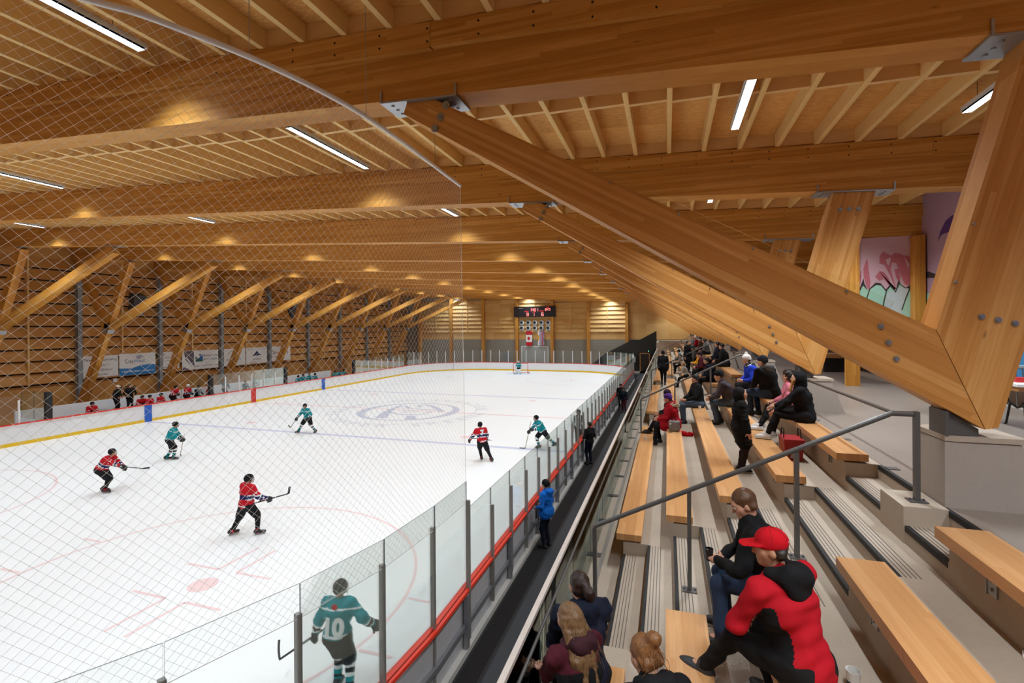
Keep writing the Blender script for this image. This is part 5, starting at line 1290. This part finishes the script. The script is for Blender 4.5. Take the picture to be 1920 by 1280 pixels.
            for sg in (-1, 1): P.append(('e', Hq(.085*sg, .0, -.02), HA, [.018*hs, .035*hs, .04*hs], .01))
            o = part('helmet', P, max(.009, min(r0*.7, .025)), hmn, root)
            if o and dist < 30:
                b = MB()
                for k in range(-3, 4): b.tube([Vector([float(x) for x in Hq(.026*k, .115-.004*k*k, .055)]), Vector([float(x) for x in Hq(.026*k, .135-.005*k*k, -.02)]), Vector([float(x) for x in Hq(.022*k, .115-.005*k*k, -.10)])], .0028, 4)
                for z in (.05, .015, -.03, -.07, -.10): b.tube([Vector([float(x) for x in Hq(.028*k, .128-.0048*k*k-.25*max(0, abs(z+.01)-.04), z)]) for k in range(-3, 4)], .0028, 4)
                q = b.build('face_cage', 'steel_dark', None, True); q.parent = o
    if pack: pack(root, dict(hip=hip, up=up, right=right, fwd=fwd, nb=nb, s=s, A=A, Hq=Hq, chest=chest))
    def world(p):
        a = root.rotation_euler[2]; q = rotz(p, a); return Vector((float(q[0])+loc[0], float(q[1])+loc[1], float(q[2])+loc[2]))
    return dict(root=root, world=world, A=A, Hq=Hq, hip=hip, up=up, right=right, fwd=fwd, nb=nb, s=s, L=Lg, hc=hc)
plain('eye_white', (226, 222, 216), .3); plain('eye_dark', (40, 28, 20), .3); plain('sole_light', (190, 186, 178), .6)
C_ = lambda nm, rgb, **k: cloth(nm, rgb, **k)
for nm, rgb in dict(teal=(18, 134, 142), white_knit=(222, 226, 224), red_knit=(186, 22, 34), navy_knit=(36, 34, 84), black_knit=(26, 26, 28), hockey_black=(28, 28, 31), jacket_red=(176, 18, 32), jacket_black=(22, 22, 24), jacket_navy=(24, 28, 44), jacket_blue=(22, 108, 206), royal=(34, 62, 190), jeans=(44, 58, 82), jeans_light=(76, 90, 108), maroon=(74, 24, 34), maroon_dark=(58, 30, 36), pink=(206, 118, 134), yellow=(226, 164, 22), grey_wool=(88, 88, 90), grey_light=(160, 158, 154), brown_coat=(78, 62, 54), fur=(176, 160, 134), purple_knit=(82, 44, 122), parka_red=(160, 16, 32), plaid=(70, 64, 70), dark_trouser=(26, 25, 27), white_sock=(214, 214, 214), ref_black=(30, 30, 32), legging=(48, 34, 34), teal_dark=(22, 90, 96)).items(): C_(nm, rgb)
sock_t = [(.18, 'white_knit'), (.34, 'black_knit'), (.46, 'white_knit'), (.62, 'teal'), (.72, 'black_knit'), (1., 'teal')]
sock_r = [(.3, 'black_knit'), (.8, 'black_knit'), (1., 'red_knit')]
TEAL = dict(top=['teal', 'white_knit', 'black_knit', 'teal_dark'], bottom='hockey_black', kit='hockey', hat='helmet', hatc=(26, 26, 28), gloves=('fat', 'pad_black'), shoes=(28, 28, 30), curl=1.6,
            stripes=dict(jersey=[(.02, .06, 1), (-.3, .0, 2)], arm=[(1.35, 1.5, 1), (1.5, 1.75, 2), (1.75, 1.85, 1)], sock=sock_t, yoke=(.405, .43, 1)))
RED = dict(top=['red_knit', 'white_knit', 'navy_knit'], bottom='hockey_black', kit='hockey', hat='helmet', hatc=(26, 26, 28), gloves=('fat', 'pad_black'), shoes=(30, 26, 28), curl=1.6,
           stripes=dict(jersey=[(.15, .18, 1), (.18, .27, 2), (.27, .30, 1), (-.04, .0, 1)], arm=[(.55, .65, 1), (1.1, 1.2, 1), (1.2, 1.5, 2), (1.5, 1.6, 1)], sock=sock_r))
RT = (_c, _s); AW = (-_s, _c)                     # camera right / away, on the floor
def dirn(r, a): v = Vector((RT[0]*r+AW[0]*a, RT[1]*r+AW[1]*a)).normalized(); return (v.x, v.y)
def stick(label, hand, tip, butt=.35, blade=(1, 0, 0), mat='stick_black', bl=.27):
    """shaft from above the top hand to the heel, then the curved blade; hand, tip: world points"""
    hand, tip = Vector(hand), Vector(tip); t_ = (tip-hand).normalized(); top = hand-t_*butt; T = thing('hockey_stick', tip, label, 'hockey stick', None)
    m = MB(); m.bar(top, tip, .021, .030, (0, 0, 1) if abs(t_.z) < .9 else (1, 0, 0)); m.build('shaft', mat, T)
    m = MB(); m.bar(top, top+t_*.12, .026, .035, (0, 0, 1)); m.build('grip', 'white_paint', T)
    bd = Vector(blade).normalized(); side_ = bd.cross(Vector((0, 0, 1))); side_ = side_.normalized() if side_.length > .1 else Vector((1, 0, 0)); upv = side_.cross(bd).normalized()
    m = MB(); P0 = None
    for k in range(6):
        a, b = k/6, (k+1)/6; f = lambda u: tip+bd*bl*u+side_*(.05*u*u)
        m.prism([f(a)-upv*.028, f(b)-upv*.028, f(b)+upv*.028, f(a)+upv*.028], side_, .009)
    m.build('blade', 'pad_black', T); return T
plain('stick_black', (38, 36, 38), .4); plain('stick_wood', (170, 150, 120), .5)
hw = lambda p, sg: p['world'](p['A'][sg][2]+unit(p['A'][sg][2]-p['A'][sg][1])*.06)

# ---- players on the ice
def num_back(txt, size, mat, dz=.30, trim=None):
    def f(root, P):
        m = MB(); s = P['s']; cen = P['hip']+P['up']*dz*s-P['fwd']*.155*s
        m.text(txt, size, bold=.018, fn=lambda x, y, d: tuple(float(v) for v in cen-P['right']*(-x)+P['up']*y-P['fwd']*(.034-.9*x*x)), depth=0.); m.build('back_number', mat).parent = root
        if trim:
            m = MB(); c2 = P['nb']-P['up']*.07*s-P['fwd']*.148*s; m.lathe(tuple(float(v) for v in c2), [(.05, 0), (.05, .012), (.02, .02)], 6, 0, tuple(float(-v) for v in P['fwd'])); m.build('crest', 'red_knit').parent = root
    return f
p = person('hockey player in teal jersey numbered on the back, near the rounded corner glass', (-4.86, 6.30, 0), dirn(.12, 1), 1.74, 'skate', lean=.20, side=-.03, hipz=.88, head=(-.25, -.05), hands=((.50, .20, .98), (-.46, .12, .74)), feet=((.24, -.10, .0), (-.04, .06, 0)), elbowR=(.9, -.4, -.7), elbowL=(-.7, -.6, -.2), pack=num_back('10', .34, 'white_knit', .17, True), skinc=(190, 150, 124), **TEAL)
stick('dark hockey stick held low by the teal player near the corner glass', hw(p, -1), atz(524, 1236, .33), .30, (-.35, .1, .95))
p = person('hockey player in red jersey seen from behind, stick held out to the right', (-10.9, 10.36, 0), dirn(.55, 1), 1.74, 'skate', lean=.10, hipz=.86, head=(-.35, -.1), hands=((.40, .34, .98), (.10, .42, .90)), feet=((.18, .20, 0, -.6), (-.42, -.16, 0, -.2)), pack=None, **RED)
stick('dark hockey stick raised to the right by the red player seen from behind', hw(p, 1), aty(541, 925, 10.7), .5, (.1, .1, 1.), bl=.2)
p = person('hockey player in red jersey bending forward and reaching, leftmost on the ice', (-18.7, 11.7, 0), dirn(1, .1), 1.74, 'skate', lean=.62, hipz=.80, head=(0, .1), hands=((.10, .98, .78), (-.08, .80, .72)), feet=((.10, .18, 0), (-.08, .02, 0)), **RED)
stick('long dark hockey stick stretched forward by the bending red player', hw(p, 1), atz(268, 878, .02), .4, (.9, .5, .12))
p = person('hockey player in teal jersey gliding beside the blue line near the left boards', (-20.5, 15.5, 0), dirn(1, .5), 1.72, 'skate', lean=.34, hipz=.86, head=(0, -.1), hands=((.2, .42, .88), (-.1, .46, .84)), feet=((.10, .14, 0), (-.10, -.14, 0)), **TEAL)
stick('pale hockey stick on the ice held by the teal player near the left boards', hw(p, -1), atz(338, 852, .02), .35, (.8, -.3, 0), 'stick_wood')
p = person('hockey player in teal jersey facing the camera on the near blue line', (-18.55, 21.7, 0), dirn(-.45, -1), 1.74, 'skate', lean=.30, hipz=.82, head=(.1, -.1), hands=((.34, .44, .82), (-.30, .30, .86)), feet=((.46, .22, 0, -.3), (-.42, -.14, 0, .3)), **TEAL)
stick('grey hockey stick reaching left of the teal player on the blue line', hw(p, 1), atz(545, 801, .05), .55, (-1, .1, .35))
p = person('hockey player in red jersey seen from behind left of the net cord', (-7.45, 19.1, 0), dirn(-.35, 1), 1.74, 'skate', lean=.28, side=-.05, hipz=.84, head=(.1, 0), hands=((.30, .35, .84), (-.44, .38, .84)), feet=((.36, -.22, 0, .2), (.02, .16, 0)), pack=num_back('7', .28, 'white_knit', .34), **RED)
stick('dark hockey stick held to the left by the red player seen from behind', hw(p, 1), aty(884, 821, 19.9), .3, (-1, .2, -.1), bl=.1)
p = person('hockey player in teal jersey striding left close to the right boards', (-5.55, 22.0, 0), dirn(-1, -.25), 1.76, 'skate', lean=.52, hipz=.80, head=(.1, -.05), hands=((.20, .62, .74), (-.18, .52, .92)), feet=((-.05, .18, 0, .1), (-.12, -.62, .02, .3)), **TEAL)
stick('pale hockey stick touching the ice left of the striding teal player', hw(p, 1), atz(985, 840, .02), .5, (-.9, -.3, 0), 'stick_wood')
REFK = dict(top=['white_knit', 'black_knit'], bottom='ref_black', kit='jacket', hat='helmet', hatc=(24, 24, 26), shoes=(28, 28, 30), stripes=dict(vert=.055), fat=1.1)
person('referee in striped black and white shirt behind the boards glass', (-4.0, 22.7, 0), dirn(.1, -1), 1.76, 'stand', lean=.05, hands=((.27, .1, .84), (-.27, .1, .84)), res=.02, **REFK)
p = person('goaltender in teal jersey and white leg pads in front of the far net', (GC.x+.02, GC.y-.75, 0), (.02, -1), 1.76, 'skate', lean=.28, hipz=.80, hands=((.38, .38, .72), (-.38, .36, .75)), feet=((.22, .05, 0), (-.22, .05, 0)), top=['teal', 'white_knit', 'black_knit', 'teal_dark'], bottom='hockey_black', kit='hockey', hat='helmet', hatc=(232, 230, 226), gloves=('fat', 'white_paint'), shoes=(40, 40, 40), stripes=TEAL['stripes'])
for sg in (-1, 1):
    hj, k, an, tw = p['L'][sg]; a = MB(); f = lambda q, d=0.: Vector([float(v) for v in q])+Vector((0, d, 0))
    a.bar(f(an, .10), f(k, .12)+Vector((0, 0, .14)), .27, .10, (0, 1, 0)); a.build('leg_pad', 'white_paint').parent = p['root']
stick('goaltender stick resting on the far ice', hw(p, 1), (GC.x-.5, GC.y-1.25, .03), .3, (1, -.2, 0), 'white_paint', .35)
# ---- far side benches
def bench_player(x, y, top_z, kitd, lab, grp, lean=.3, look=(0, 0)):
    st = min(1.0, max(.40, .52+top_z-.25-1.32)); return person(lab, (x, y, .25), (1, random.uniform(-.25, .25)), 1.70, 'sit', seat=st, lean=lean, head=look, group=grp, **kitd)
RB = {k: v for k, v in RED.items()}; TB = {k: v for k, v in TEAL.items()}
for i, (px, pyy, X, lab) in enumerate(((170, 757, -31.6, 'red jersey player leaning on the boards at the near end of the home bench'), (262, 741, -31.7, 'red jersey player bending beside the two coaches'), (277, 748, -31.3, 'red jersey player crouched low right of the coaches'), (298, 742, -31.5, 'red jersey player on the home bench, third along'), (323, 723, -31.9, 'red jersey player sitting tall mid bench'), (349, 722, -31.8, 'red jersey player with a white helmet on the home bench'), (390, 726, -32.0, 'red jersey player at the far end of the home bench'))):
    q = atx(px, pyy, X); kd = dict(RB)
    if i == 5: kd['hatc'] = (230, 228, 222)
    bench_player(X, q.y, q.z, kd, 'hockey '+lab.replace('red jersey player', 'player in red'), 'players on the home bench', .25+.2*(i % 3 == 1))
q = atx(369, 724, -31.9); person('person in black jacket sitting on the home bench between two red players', (-31.9, q.y, .25), (1, .1), 1.72, 'sit', seat=max(.45, q.z-1.05), lean=.2, top='jacket_black', bottom='dark_trouser', hat='beanie', hatc=(20, 20, 22), fat=1.15)
for px, pyy, X, lab, hc in ((218, 721, -32.55, 'coach in black with a white cap standing behind the home bench', (222, 214, 196)), (243, 719, -32.55, 'bulky coach in black standing behind the home bench beside another coach', None)):
    q = atx(px, pyy, X); person(lab, (X, q.y, .42), (.9, .4 if hc else -.3), q.z-.42, 'stand', lean=.12, hands=((.2, .22, 1.05), (-.2, .22, 1.05)), top='jacket_black', bottom='dark_trouser', hat='cap' if hc else None, hatc=hc or (0, 0, 0), fat=1.15, hairc=(60, 50, 40))
    m = MB(); m.box((X-.35, q.y-.40, .25), (X+.35, q.y+.40, .42)); o = m.build('bench_riser', 'panel_grey'); tag(o, 'low riser under the '+('white-capped coach' if hc else 'bulky coach'), 'riser')
for i, (px, pyy) in enumerate(((556, 706), (566, 702), (577, 700), (588, 701), (626, 697), (634, 695), (642, 696))):
    q = atx(px, pyy, -31.4); bench_player(-31.4, q.y, min(q.z, 1.75), dict(TB), 'hockey player in teal on the far player bench, '+ORD[i]+' from the left', 'players on the far bench', .3)
for i, (px, pyy, kd) in enumerate(((424, 712, 'grey_wool'), (478, 708, 'grey_wool'), (462, 716, 'jacket_navy'))):
    q = atx(px, pyy, -31.7); person(['official in grey behind the first glass of the timekeeper box', 'official in grey beside the centre line mark in the timekeeper box', 'official in navy low in the middle of the timekeeper box'][i], (-31.9, q.y, .25), (1, .1), 1.74, 'sit', seat=max(.45, q.z-1.05), lean=.15, top=kd, bottom='dark_trouser', hair='short', fat=1.1)
# ---- walkway
p = person('person in bright blue jacket and black beanie watching from the walkway', (-2.96, 12.08, 0), (-.92, .25), 1.73, 'stand', lean=.03, head=(-.1, -.05), hands=((.16, .22, 1.02), (-.17, .20, 1.02)), top='jacket_blue', bottom='jacket_navy', hat='beanie', hatc=(18, 18, 20), hood=('jacket_blue',), fat=1.08, coat=.12, elbow=(0, -.8, -.8), res=.016)
person('person with short dark hair and black jacket standing in the walkway', (-3.06, 19.9, 0), (-.75, .6), 1.76, 'stand', lean=-.02, hands=((.16, .22, 1.05), (-.17, .22, 1.05)), top='jacket_black', bottom='jacket_navy', hair='short', hairc=(44, 34, 28), fat=1.1, elbow=(0, -.8, -.8), res=.02)
person('taller of two youngsters in black at the boards, cap on', (-3.05, 33.7, 0), (.3, -1), 1.78, 'stand', top='jacket_black', bottom='jacket_navy', hat='cap', hatc=(24, 24, 28))
person('shorter of two youngsters in the walkway, dark jacket over red and white hockey socks', (-2.72, 32.6, 0), (-.4, -1), 1.66, 'stand', top='jacket_navy', bottom='maroon', hat='cap', hatc=(34, 30, 34))
# ---- seated spectators, near block
SX = [-.53, .145, .82, 1.5, 2.18]; SEATZ = [2.677, 3.01, 3.343, 3.676, 4.009]; FLZ = [2.233, 2.567, 2.90, 3.233, 3.566]
def sit(row, y, label, heading=(-1, .12), dx=0., **k):
    kw = dict(pose='sit', seat=SEATZ[row]-FLZ[row]+.0, knee=(0, 1, .6)); kw.update(k)
    return person(label, (SX[row]+dx, y, FLZ[row]), heading, **kw)
p = sit(2, 3.50, 'man in red jacket with black side panels and red cap, back to the camera', (-.66, .75), h=1.80, lean=.34, side=-.02, head=(.75, -.12), hands=((.12, .46, .62), (-.12, .44, .60)), feet=((.18, .36, 0), (-.14, .70, .06, .3)),
        top=['jacket_red', 'jacket_black'], bottom='dark_trouser', shoes=(46, 46, 48), hat='cap', hatc=(192, 16, 30), hair='short', hairc=(46, 36, 30), hood=('jacket_black',), stripes=dict(side=1), fat=1.12, wide=1.12, elbow=(.2, -.2, -.6), skinc=(196, 148, 118))
p = sit(2, 4.52, 'man with short brown hair in black jacket and jeans looking down beside the red jacket', (-1, .12), h=1.80, lean=.40, head=(.25, -.45), hands=((.10, .44, .66), (-.08, .46, .70)), feet=((.16, .40, 0), (-.14, .44, 0)), top='jacket_black', bottom='jeans', hair='short', hairc=(96, 66, 44), fat=1.08, wide=1.05, elbow=(.2, -.3, -.5), curl=1.1, palm=(0, .2, 1), skinc=(206, 156, 130), dx=.05)
q = p['world'](p['A'][-1][2]+unit(p['A'][-1][2]-p['A'][-1][1])*.09); T = thing('paper_cup', q, 'black paper cup held by the man with brown hair', 'cup'); m = MB(); m.lathe(q+Vector((-.02, -.0, -.03)), [(.028, 0), (.036, .10), (.033, .10), (.026, .01)], 18); m.build('cup_body', 'pad_black', T)
sit(0, 3.97, 'woman with dark brown tied hair and navy black puffer jacket at the glass guard', (-.55, .85), h=1.68, lean=.30, head=(.1, -.1), hands=((.1, .42, .58), (-.12, .40, .56)), top='jacket_navy', bottom='dark_trouser', hair='pony', hairc=(44, 28, 22), hood=('jacket_navy',), puff=True, fat=1.1, skinc=(200, 152, 126), dx=-.10)
sit(0, 3.52, 'woman with long blonde hair over a maroon hooded jacket, hands clasped', (-.78, .62), h=1.68, lean=.34, head=(.05, -.25), hands=((.05, .50, .62), (-.03, .48, .60)), top=['jacket_black', 'maroon'], stripes=dict(sleeve=1), bottom='dark_trouser', hair='long', hairc=(118, 88, 58), hood=('maroon_dark',), fat=1.06, elbow=(.1, -.2, -.8), curl=1.2, palm=(0, .1, 1), skinc=(204, 158, 134), dx=-.03)
sit(1, 2.74, 'woman with reddish blonde hair in a bun and dark coat, at the bottom edge', (-.55, .8), h=1.62, lean=.58, head=(.15, -.40), top='jacket_black', bottom='dark_trouser', hair='bun', hairc=(126, 84, 48), fat=1.05, hood=('jacket_black',), skinc=(206, 158, 132), dx=-.10)
# takeaway cup at the right of the red jacket
q = atz(1602, 1275, 3.27); q = Vector((1.12, q.y, 3.233)) if False else atz(1600, 1290, 3.233)
T = thing('paper_cup', q, 'pale paper coffee cup on the concrete step right of the red jacket', 'cup'); m = MB(); m.lathe(q, [(.030, 0), (.032, .0), (.044, .12), (.041, .12), (.037, .075)], 22); m.build('cup_body', 'banner_white', T)
m = MB(); m.lathe(q+Vector((0, 0, .012)), [(.0335, 0), (.0375, .04), (.0365, .04), (.033, 0)], 22); m.build('print_band', 'ink_black', T); m = MB(); m.lathe(q+Vector((0, 0, .075)), [(.037, 0), (.037, .002)], 22); m.build('coffee', 'eye_dark', T)
# shoe of someone sitting outside the frame at the right edge
fq = aty(1905, 1150, 3.15)
p = person('person at the right edge of the picture, only a navy shoe and pink cuff showing', (2.42, 2.78, 3.566), (-1, .55), 1.66, 'sit', seat=.443, lean=.1, hands=((.14, .34, .66), (-.14, .34, .66)), feet=((.12, .30, .0), (-.10, .60, .38, .0)), top='jacket_navy', bottom='parka_red', shoes=(24, 28, 52), hair='bob', hairc=(60, 40, 30), knee=(0, .6, 1))
# ---- far block
person('child in black knee-length puffer coat standing on the seating step', (1.13, 8.72, 3.233), dirn(1, -.22), 1.37, 'stand', lean=.0, head=(0, .1), hands=((.24, .08, .64), (-.24, .08, .64)), top='jacket_black', bottom='legging', shoes=(34, 30, 32), hair='bob', hairc=(30, 22, 20), hood='up', coat=.72, puff=True, fat=1.1, res=.014, skinc=(206, 154, 126))
p = sit(4, 9.15, 'girl in black hooded sweatshirt sitting with knees up and white socks', (-1, .25), h=1.62, lean=.18, hands=((.10, .46, .66), (-.10, .44, .60)), feet=((.10, .50, .12), (-.10, .56, .12)), top='jacket_black', bottom='dark_trouser', shoes='white_sock', hood='up', fat=1.12, knee=(0, .3, 1), head=(.05, -.02), elbow=(.1, -.2, -.9), skinc=(206, 160, 134), res=.014, curl=.25)
m = MB(); T = p['root']
part('hair', [('c', p['Hq'](-.06, .07, -.03), p['Hq'](-.07, .11, -.22), .02, .014, .01), ('c', p['Hq'](-.06, .07, -.03), p['Hq'](-.04, .13, -.20), .016, .01, .01)], .009, hairmat((186, 140, 66)), T)
sit(4, 10.05, 'girl in pink fleece with dark curly hair on the top bench', (-1, .05), h=1.50, lean=.12, head=(.15, -.1), hands=((.12, .3, .62), (-.12, .3, .6)), feet=((.12, .50, .12), (-.12, .56, .12)), top='pink', bottom='dark_trouser', shoes='white_sock', hair='curly', hairc=(34, 24, 22), fat=1.15, knee=(0, .4, 1), skinc=(206, 154, 128), res=.014)
sit(4, 12.0, 'large person in black hooded jacket hunched on the top bench', (-.7, .75), h=1.86, lean=.30, head=(.3, -.1), top='jacket_black', bottom='jeans', hat='beanie', hatc=(34, 36, 44), hood=('grey_wool',), fat=1.3, wide=1.15)
sit(4, 13.65, 'person in royal blue jacket with black and white scarf and white beanie', (-.95, -.1), h=1.80, lean=.42, head=(.3, -.1), top='royal', bottom='dark_trouser', hat='pompom', hatc=(226, 222, 218), fat=1.2, pack=lambda root, P: part('scarf', [('c', P['nb']-P['right']*.09, P['nb']+P['right']*.09-P['fwd']*.02, .085, .085, .04), ('c', P['nb'], P['nb']-P['fwd']*.10-P['up']*.05, .07, .06, .04)], .018, ['black_knit', 'white_knit'], root, wrinkle(.012, 2, 1.5), lambda C, pr: (np.sin(C[:, 0]*60)+np.sin(C[:, 2]*70+C[:, 1]*40) > .7).astype(int)))
sit(3, 12.75, 'man in dark plaid shirt and black cap leaning forward, arms on knees', (-.98, .1), h=1.80, lean=.50, head=(.15, -.15), hands=((.1, .50, .66), (-.12, .52, .62)), feet=((.14, .28, .0), (-.14, .36, .0)), top='plaid', bottom='jeans_light', shoes=(34, 32, 32), hat='beanie', hatc=(22, 22, 24), hair='short', hairc=(60, 46, 36), fat=1.15, elbow=(.2, .1, -1), res=.018)
p = sit(1, 13.15, 'person in red parka with fur-trimmed hood and purple knit hat', (-.95, .05), h=1.70, lean=.22, head=(.1, -.1), top='parka_red', bottom='dark_trouser', hat='beanie', hatc='purple_knit', hood=('parka_red', 'fur'), coat=.45, fat=1.28, feet=((.14, .36, 0), (-.12, .46, .0)), res=.017)
sit(1, 13.95, 'person in black sitting just beyond the red parka, legs stretched out', (-1, -.05), h=1.72, lean=.25, head=(.2, -.1), feet=((.14, .60, .1), (-.08, .66, .1)), top='jacket_black', bottom='dark_trouser', hat='beanie', hatc=(40, 22, 40), fat=1.15)
sit(2, 14.55, 'person in black jacket and blue jeans at the end of the middle bench', (-.95, -.25), h=1.82, lean=.12, head=(-.2, -.15), top='jacket_black', bottom='jeans_light', hair='short', hairc=(30, 26, 26), fat=1.15)
person('person in black walking away down the aisle', (-.22, 26.6, 2.567), (.1, 1), 1.80, 'stand', lean=.04, feet=((.10, -.1, 0), (-.08, .2, 0)), top='jacket_black', bottom='dark_trouser', hat='beanie', hatc=(24, 24, 26), fat=1.25, coat=.25)
person('tall person in long black coat standing in the aisle', (.97, 26.7, 3.233), (.5, -.4), 1.66, 'stand', lean=.08, top='jacket_black', bottom='dark_trouser', hair='short', hairc=(26, 22, 22), fat=1.2, coat=.5)
crowd = [(3, 24.4, 'child in bright yellow jacket among the crowd', dict(top='yellow', hair='bob', hairc=(36, 24, 24), h=1.35)), (3, 21.9, 'person in maroon puffer jacket under the second timber strut', dict(top='maroon', hat='beanie', hatc=(40, 28, 34), puff=True, fat=1.3)),
         (4, 20.8, 'man with dark hair and beard in black jacket beside the long-haired person', dict(top='jacket_black', hair='short', hairc=(22, 18, 18), fat=1.25, h=1.84)), (4, 22.9, 'person with long black hair and navy coat', dict(top='jacket_navy', hair='long', hairc=(20, 18, 20), fat=1.15, h=1.84)),
         (4, 38.5, 'person in red coat and white pompom hat high in the crowd', dict(top='parka_red', hat='pompom', hatc=(226, 220, 210), fat=1.2, h=1.8)), (4, 41.6, 'person in grey jacket high at the back of the crowd', dict(top='grey_wool', hair='short', hairc=(50, 30, 30), fat=1.2, h=1.8)),
         (4, 33.4, 'person in brown coat with pale fur collar', dict(top='brown_coat', hat='beanie', hatc=(46, 50, 60), hood=('brown_coat', 'fur'), fat=1.3, h=1.82)), (2, 29.6, 'child in pale grey jacket and pale blue hat', dict(top='grey_light', hat='beanie', hatc=(120, 150, 160), h=1.5)),
         (3, 28.6, 'person in dark teal hat and grey jacket in the crowd', dict(top='grey_wool', hat='beanie', hatc=(24, 70, 76), h=1.7)), (2, 22.9, 'blond child in grey jumper holding a red cup', dict(top='grey_light', hair='bob', hairc=(176, 148, 110), h=1.4)),
         (3, 18.2, 'person in dark jacket near the second aisle handrail', dict(top='jacket_navy', hair='short', hairc=(40, 30, 26), fat=1.15, h=1.74)), (3, 30.4, 'person in black jacket with brown hair in the middle of the crowd', dict(top='jacket_black', hair='bob', hairc=(70, 46, 34), h=1.7)),
         (4, 29.6, 'person in charcoal coat by the low back rail', dict(top='grey_wool', hair='short', hairc=(30, 26, 24), fat=1.2, h=1.78)), (3, 33.0, 'person in dark red jumper far along the fourth row', dict(top='maroon_dark', hair='pony', hairc=(40, 28, 22), h=1.66)), (2, 31.5, 'person in navy coat far along the middle row', dict(top='jacket_navy', hat='beanie', hatc=(30, 30, 34), h=1.7)),
         (4, 44.0, 'person in white jacket at the far top of the crowd', dict(top='grey_light', hair='short', hairc=(60, 50, 40), h=1.74))]
for row, y, lab, k in crowd:
    k = dict(k); k.setdefault('bottom', 'dark_trouser'); sit(row, y, lab, (-.95, random.uniform(-.3, .25)), lean=random.uniform(.12, .35), head=(random.uniform(-.2, .3), -.1), **k)
person('person in black behind the nearest plinth, only the shoes showing', (4.78, 11.05, ZT), (.2, -1), 1.74, 'stand', top='jacket_black', bottom='dark_trouser', shoes=(24, 22, 24), feet=((.10, .1, 0), (-.10, -.05, 0)))
# ---- belongings
q = atz(1478, 832, 3.566); T = thing('tote_bag', (1.72, 8.35, 3.566), 'red patterned shopping bag on the step under the hooded girl', 'bag'); bx0, by0, bz0 = 1.80, 8.42, 3.566
plain('bag_red', (150, 22, 30), .5, 0, .4, .35, 22)
m = MB(); m.prism([(bx0-.11, by0-.18, bz0), (bx0+.11, by0-.18, bz0), (bx0+.14, by0-.22, bz0+.33), (bx0-.14, by0-.22, bz0+.33)], (0, 1, 0), .40); m.build('bag_body', 'bag_red', T)
m = MB()
for s_ in (-1, 1): m.tube([(bx0+s_*.12, by0-.10, bz0+.32), (bx0+s_*.11, by0-.07, bz0+.46), (bx0+s_*.11, by0+.07, bz0+.46), (bx0+s_*.12, by0+.10, bz0+.32)], .008, 6)
m.build('handles', 'black_knit', T)
m = MB(); m.prism([(bx0-.06, by0-.225, bz0+.06), (bx0+.02, by0-.225, bz0+.06), (bx0-.02, by0-.232, bz0+.19)], (0, -1, 0), .004); m.lathe((bx0+.06, by0-.232, bz0+.22), [(.028, 0), (.028, .003)], 14, 0, (0, -1, 0)); m.build('bag_print', 'grey_light', T)
def cup(q, lab):
    T = thing('paper_cup', q, lab, 'cup'); m = MB(); m.lathe(q, [(.028, 0), (.040, .095), (.037, .095), (.027, .01)], 18); m.build('cup_body', 'banner_white', T)
cup(Vector((2.1, 10.75, 4.009+.0)), 'white paper cup on the top bench beside the pink fleece'); cup(Vector((.83, 14.6-.45, 3.343)), 'white paper cup on the near end of the middle bench'); cup(Vector((-.55, 13.0, 2.677)), 'white paper cup on the lowest bench beside the stretched legs')
T = thing('backpack', (.15, 12.72, 3.01), 'patterned grey and black bag beside the red parka', 'bag'); plain('bag_pattern', (120, 112, 110), .7, 0, .3, .8, 26)
part('bag_body', [('b', V3(0, 0, .13), [V3(1, 0, 0), V3(0, 1, 0), V3(0, 0, 1)], [.13, .10, .13], .08)], .015, 'bag_pattern', T, wrinkle(.008, 8))
m = MB(); m.tube([(.10, 12.72, 3.26), (.10, 12.72, 3.33), (.19, 12.72, 3.33), (.19, 12.72, 3.26)], .012, 6); m.build('strap', 'black_knit', T)
T = thing('scarf', (.40, 12.78, 2.9), 'bright red scarf dropped beside the red parka', 'scarf'); part('cloth', [('c', V3(-.1, 0, .06), V3(.12, -.06, .04), .06, .05, .03), ('c', V3(.12, -.06, .04), V3(.2, .08, .03), .05, .04, .03)], .014, 'red_knit', T, wrinkle(.016, 3))
T = thing('bottle', (.06, 12.52, 3.01), 'clear plastic water bottle on the bench end beside the red parka', 'bottle'); m = MB(); m.lathe((.06, 12.52, 3.01), [(.03, 0), (.032, .01), (.032, .14), (.014, .18), (.014, .20)], 16); m.build('bottle_body', 'glass_guard', T); m = MB(); m.lathe((.06, 12.52, 3.21), [(.016, 0), (.016, .02)], 12); m.build('cap', 'white_paint', T)

# ================================================================== CAMERA, WORLD, RENDER SETTINGS
cam = bpy.data.cameras.new('camera'); co = bpy.data.objects.new('camera', cam); COL.objects.link(co)
cam.sensor_width = 36; cam.sensor_fit = 'HORIZONTAL'; cam.lens = F*36/1920; cam.shift_x = 0; cam.shift_y = -(640-CY)/1920
R3 = Matrix((CR, CU, -CW)).transposed(); co.matrix_world = Matrix.Translation((0, 0, H0)) @ R3.to_4x4()
cam.clip_start = .05; cam.clip_end = 300; SC.camera = co
w = bpy.data.worlds.new('world'); w.use_nodes = True; w.node_tree.nodes['Background'].inputs[0].default_value = (.02, .02, .022, 1); SC.world = w
SC.view_settings.view_transform = 'Standard'; SC.view_settings.look = 'None'; SC.view_settings.gamma = 1; SC.view_settings.use_curve_mapping = False
SC.view_settings.exposure = EXPOSURE
SC.cycles.use_denoising = True; SC.cycles.max_bounces = 12; SC.cycles.diffuse_bounces = 5; SC.cycles.transparent_max_bounces = 32; SC.cycles.glossy_bounces = 4
SC.cycles.sample_clamp_indirect = 8; SC.cycles.caustics_reflective = False; SC.cycles.caustics_refractive = False
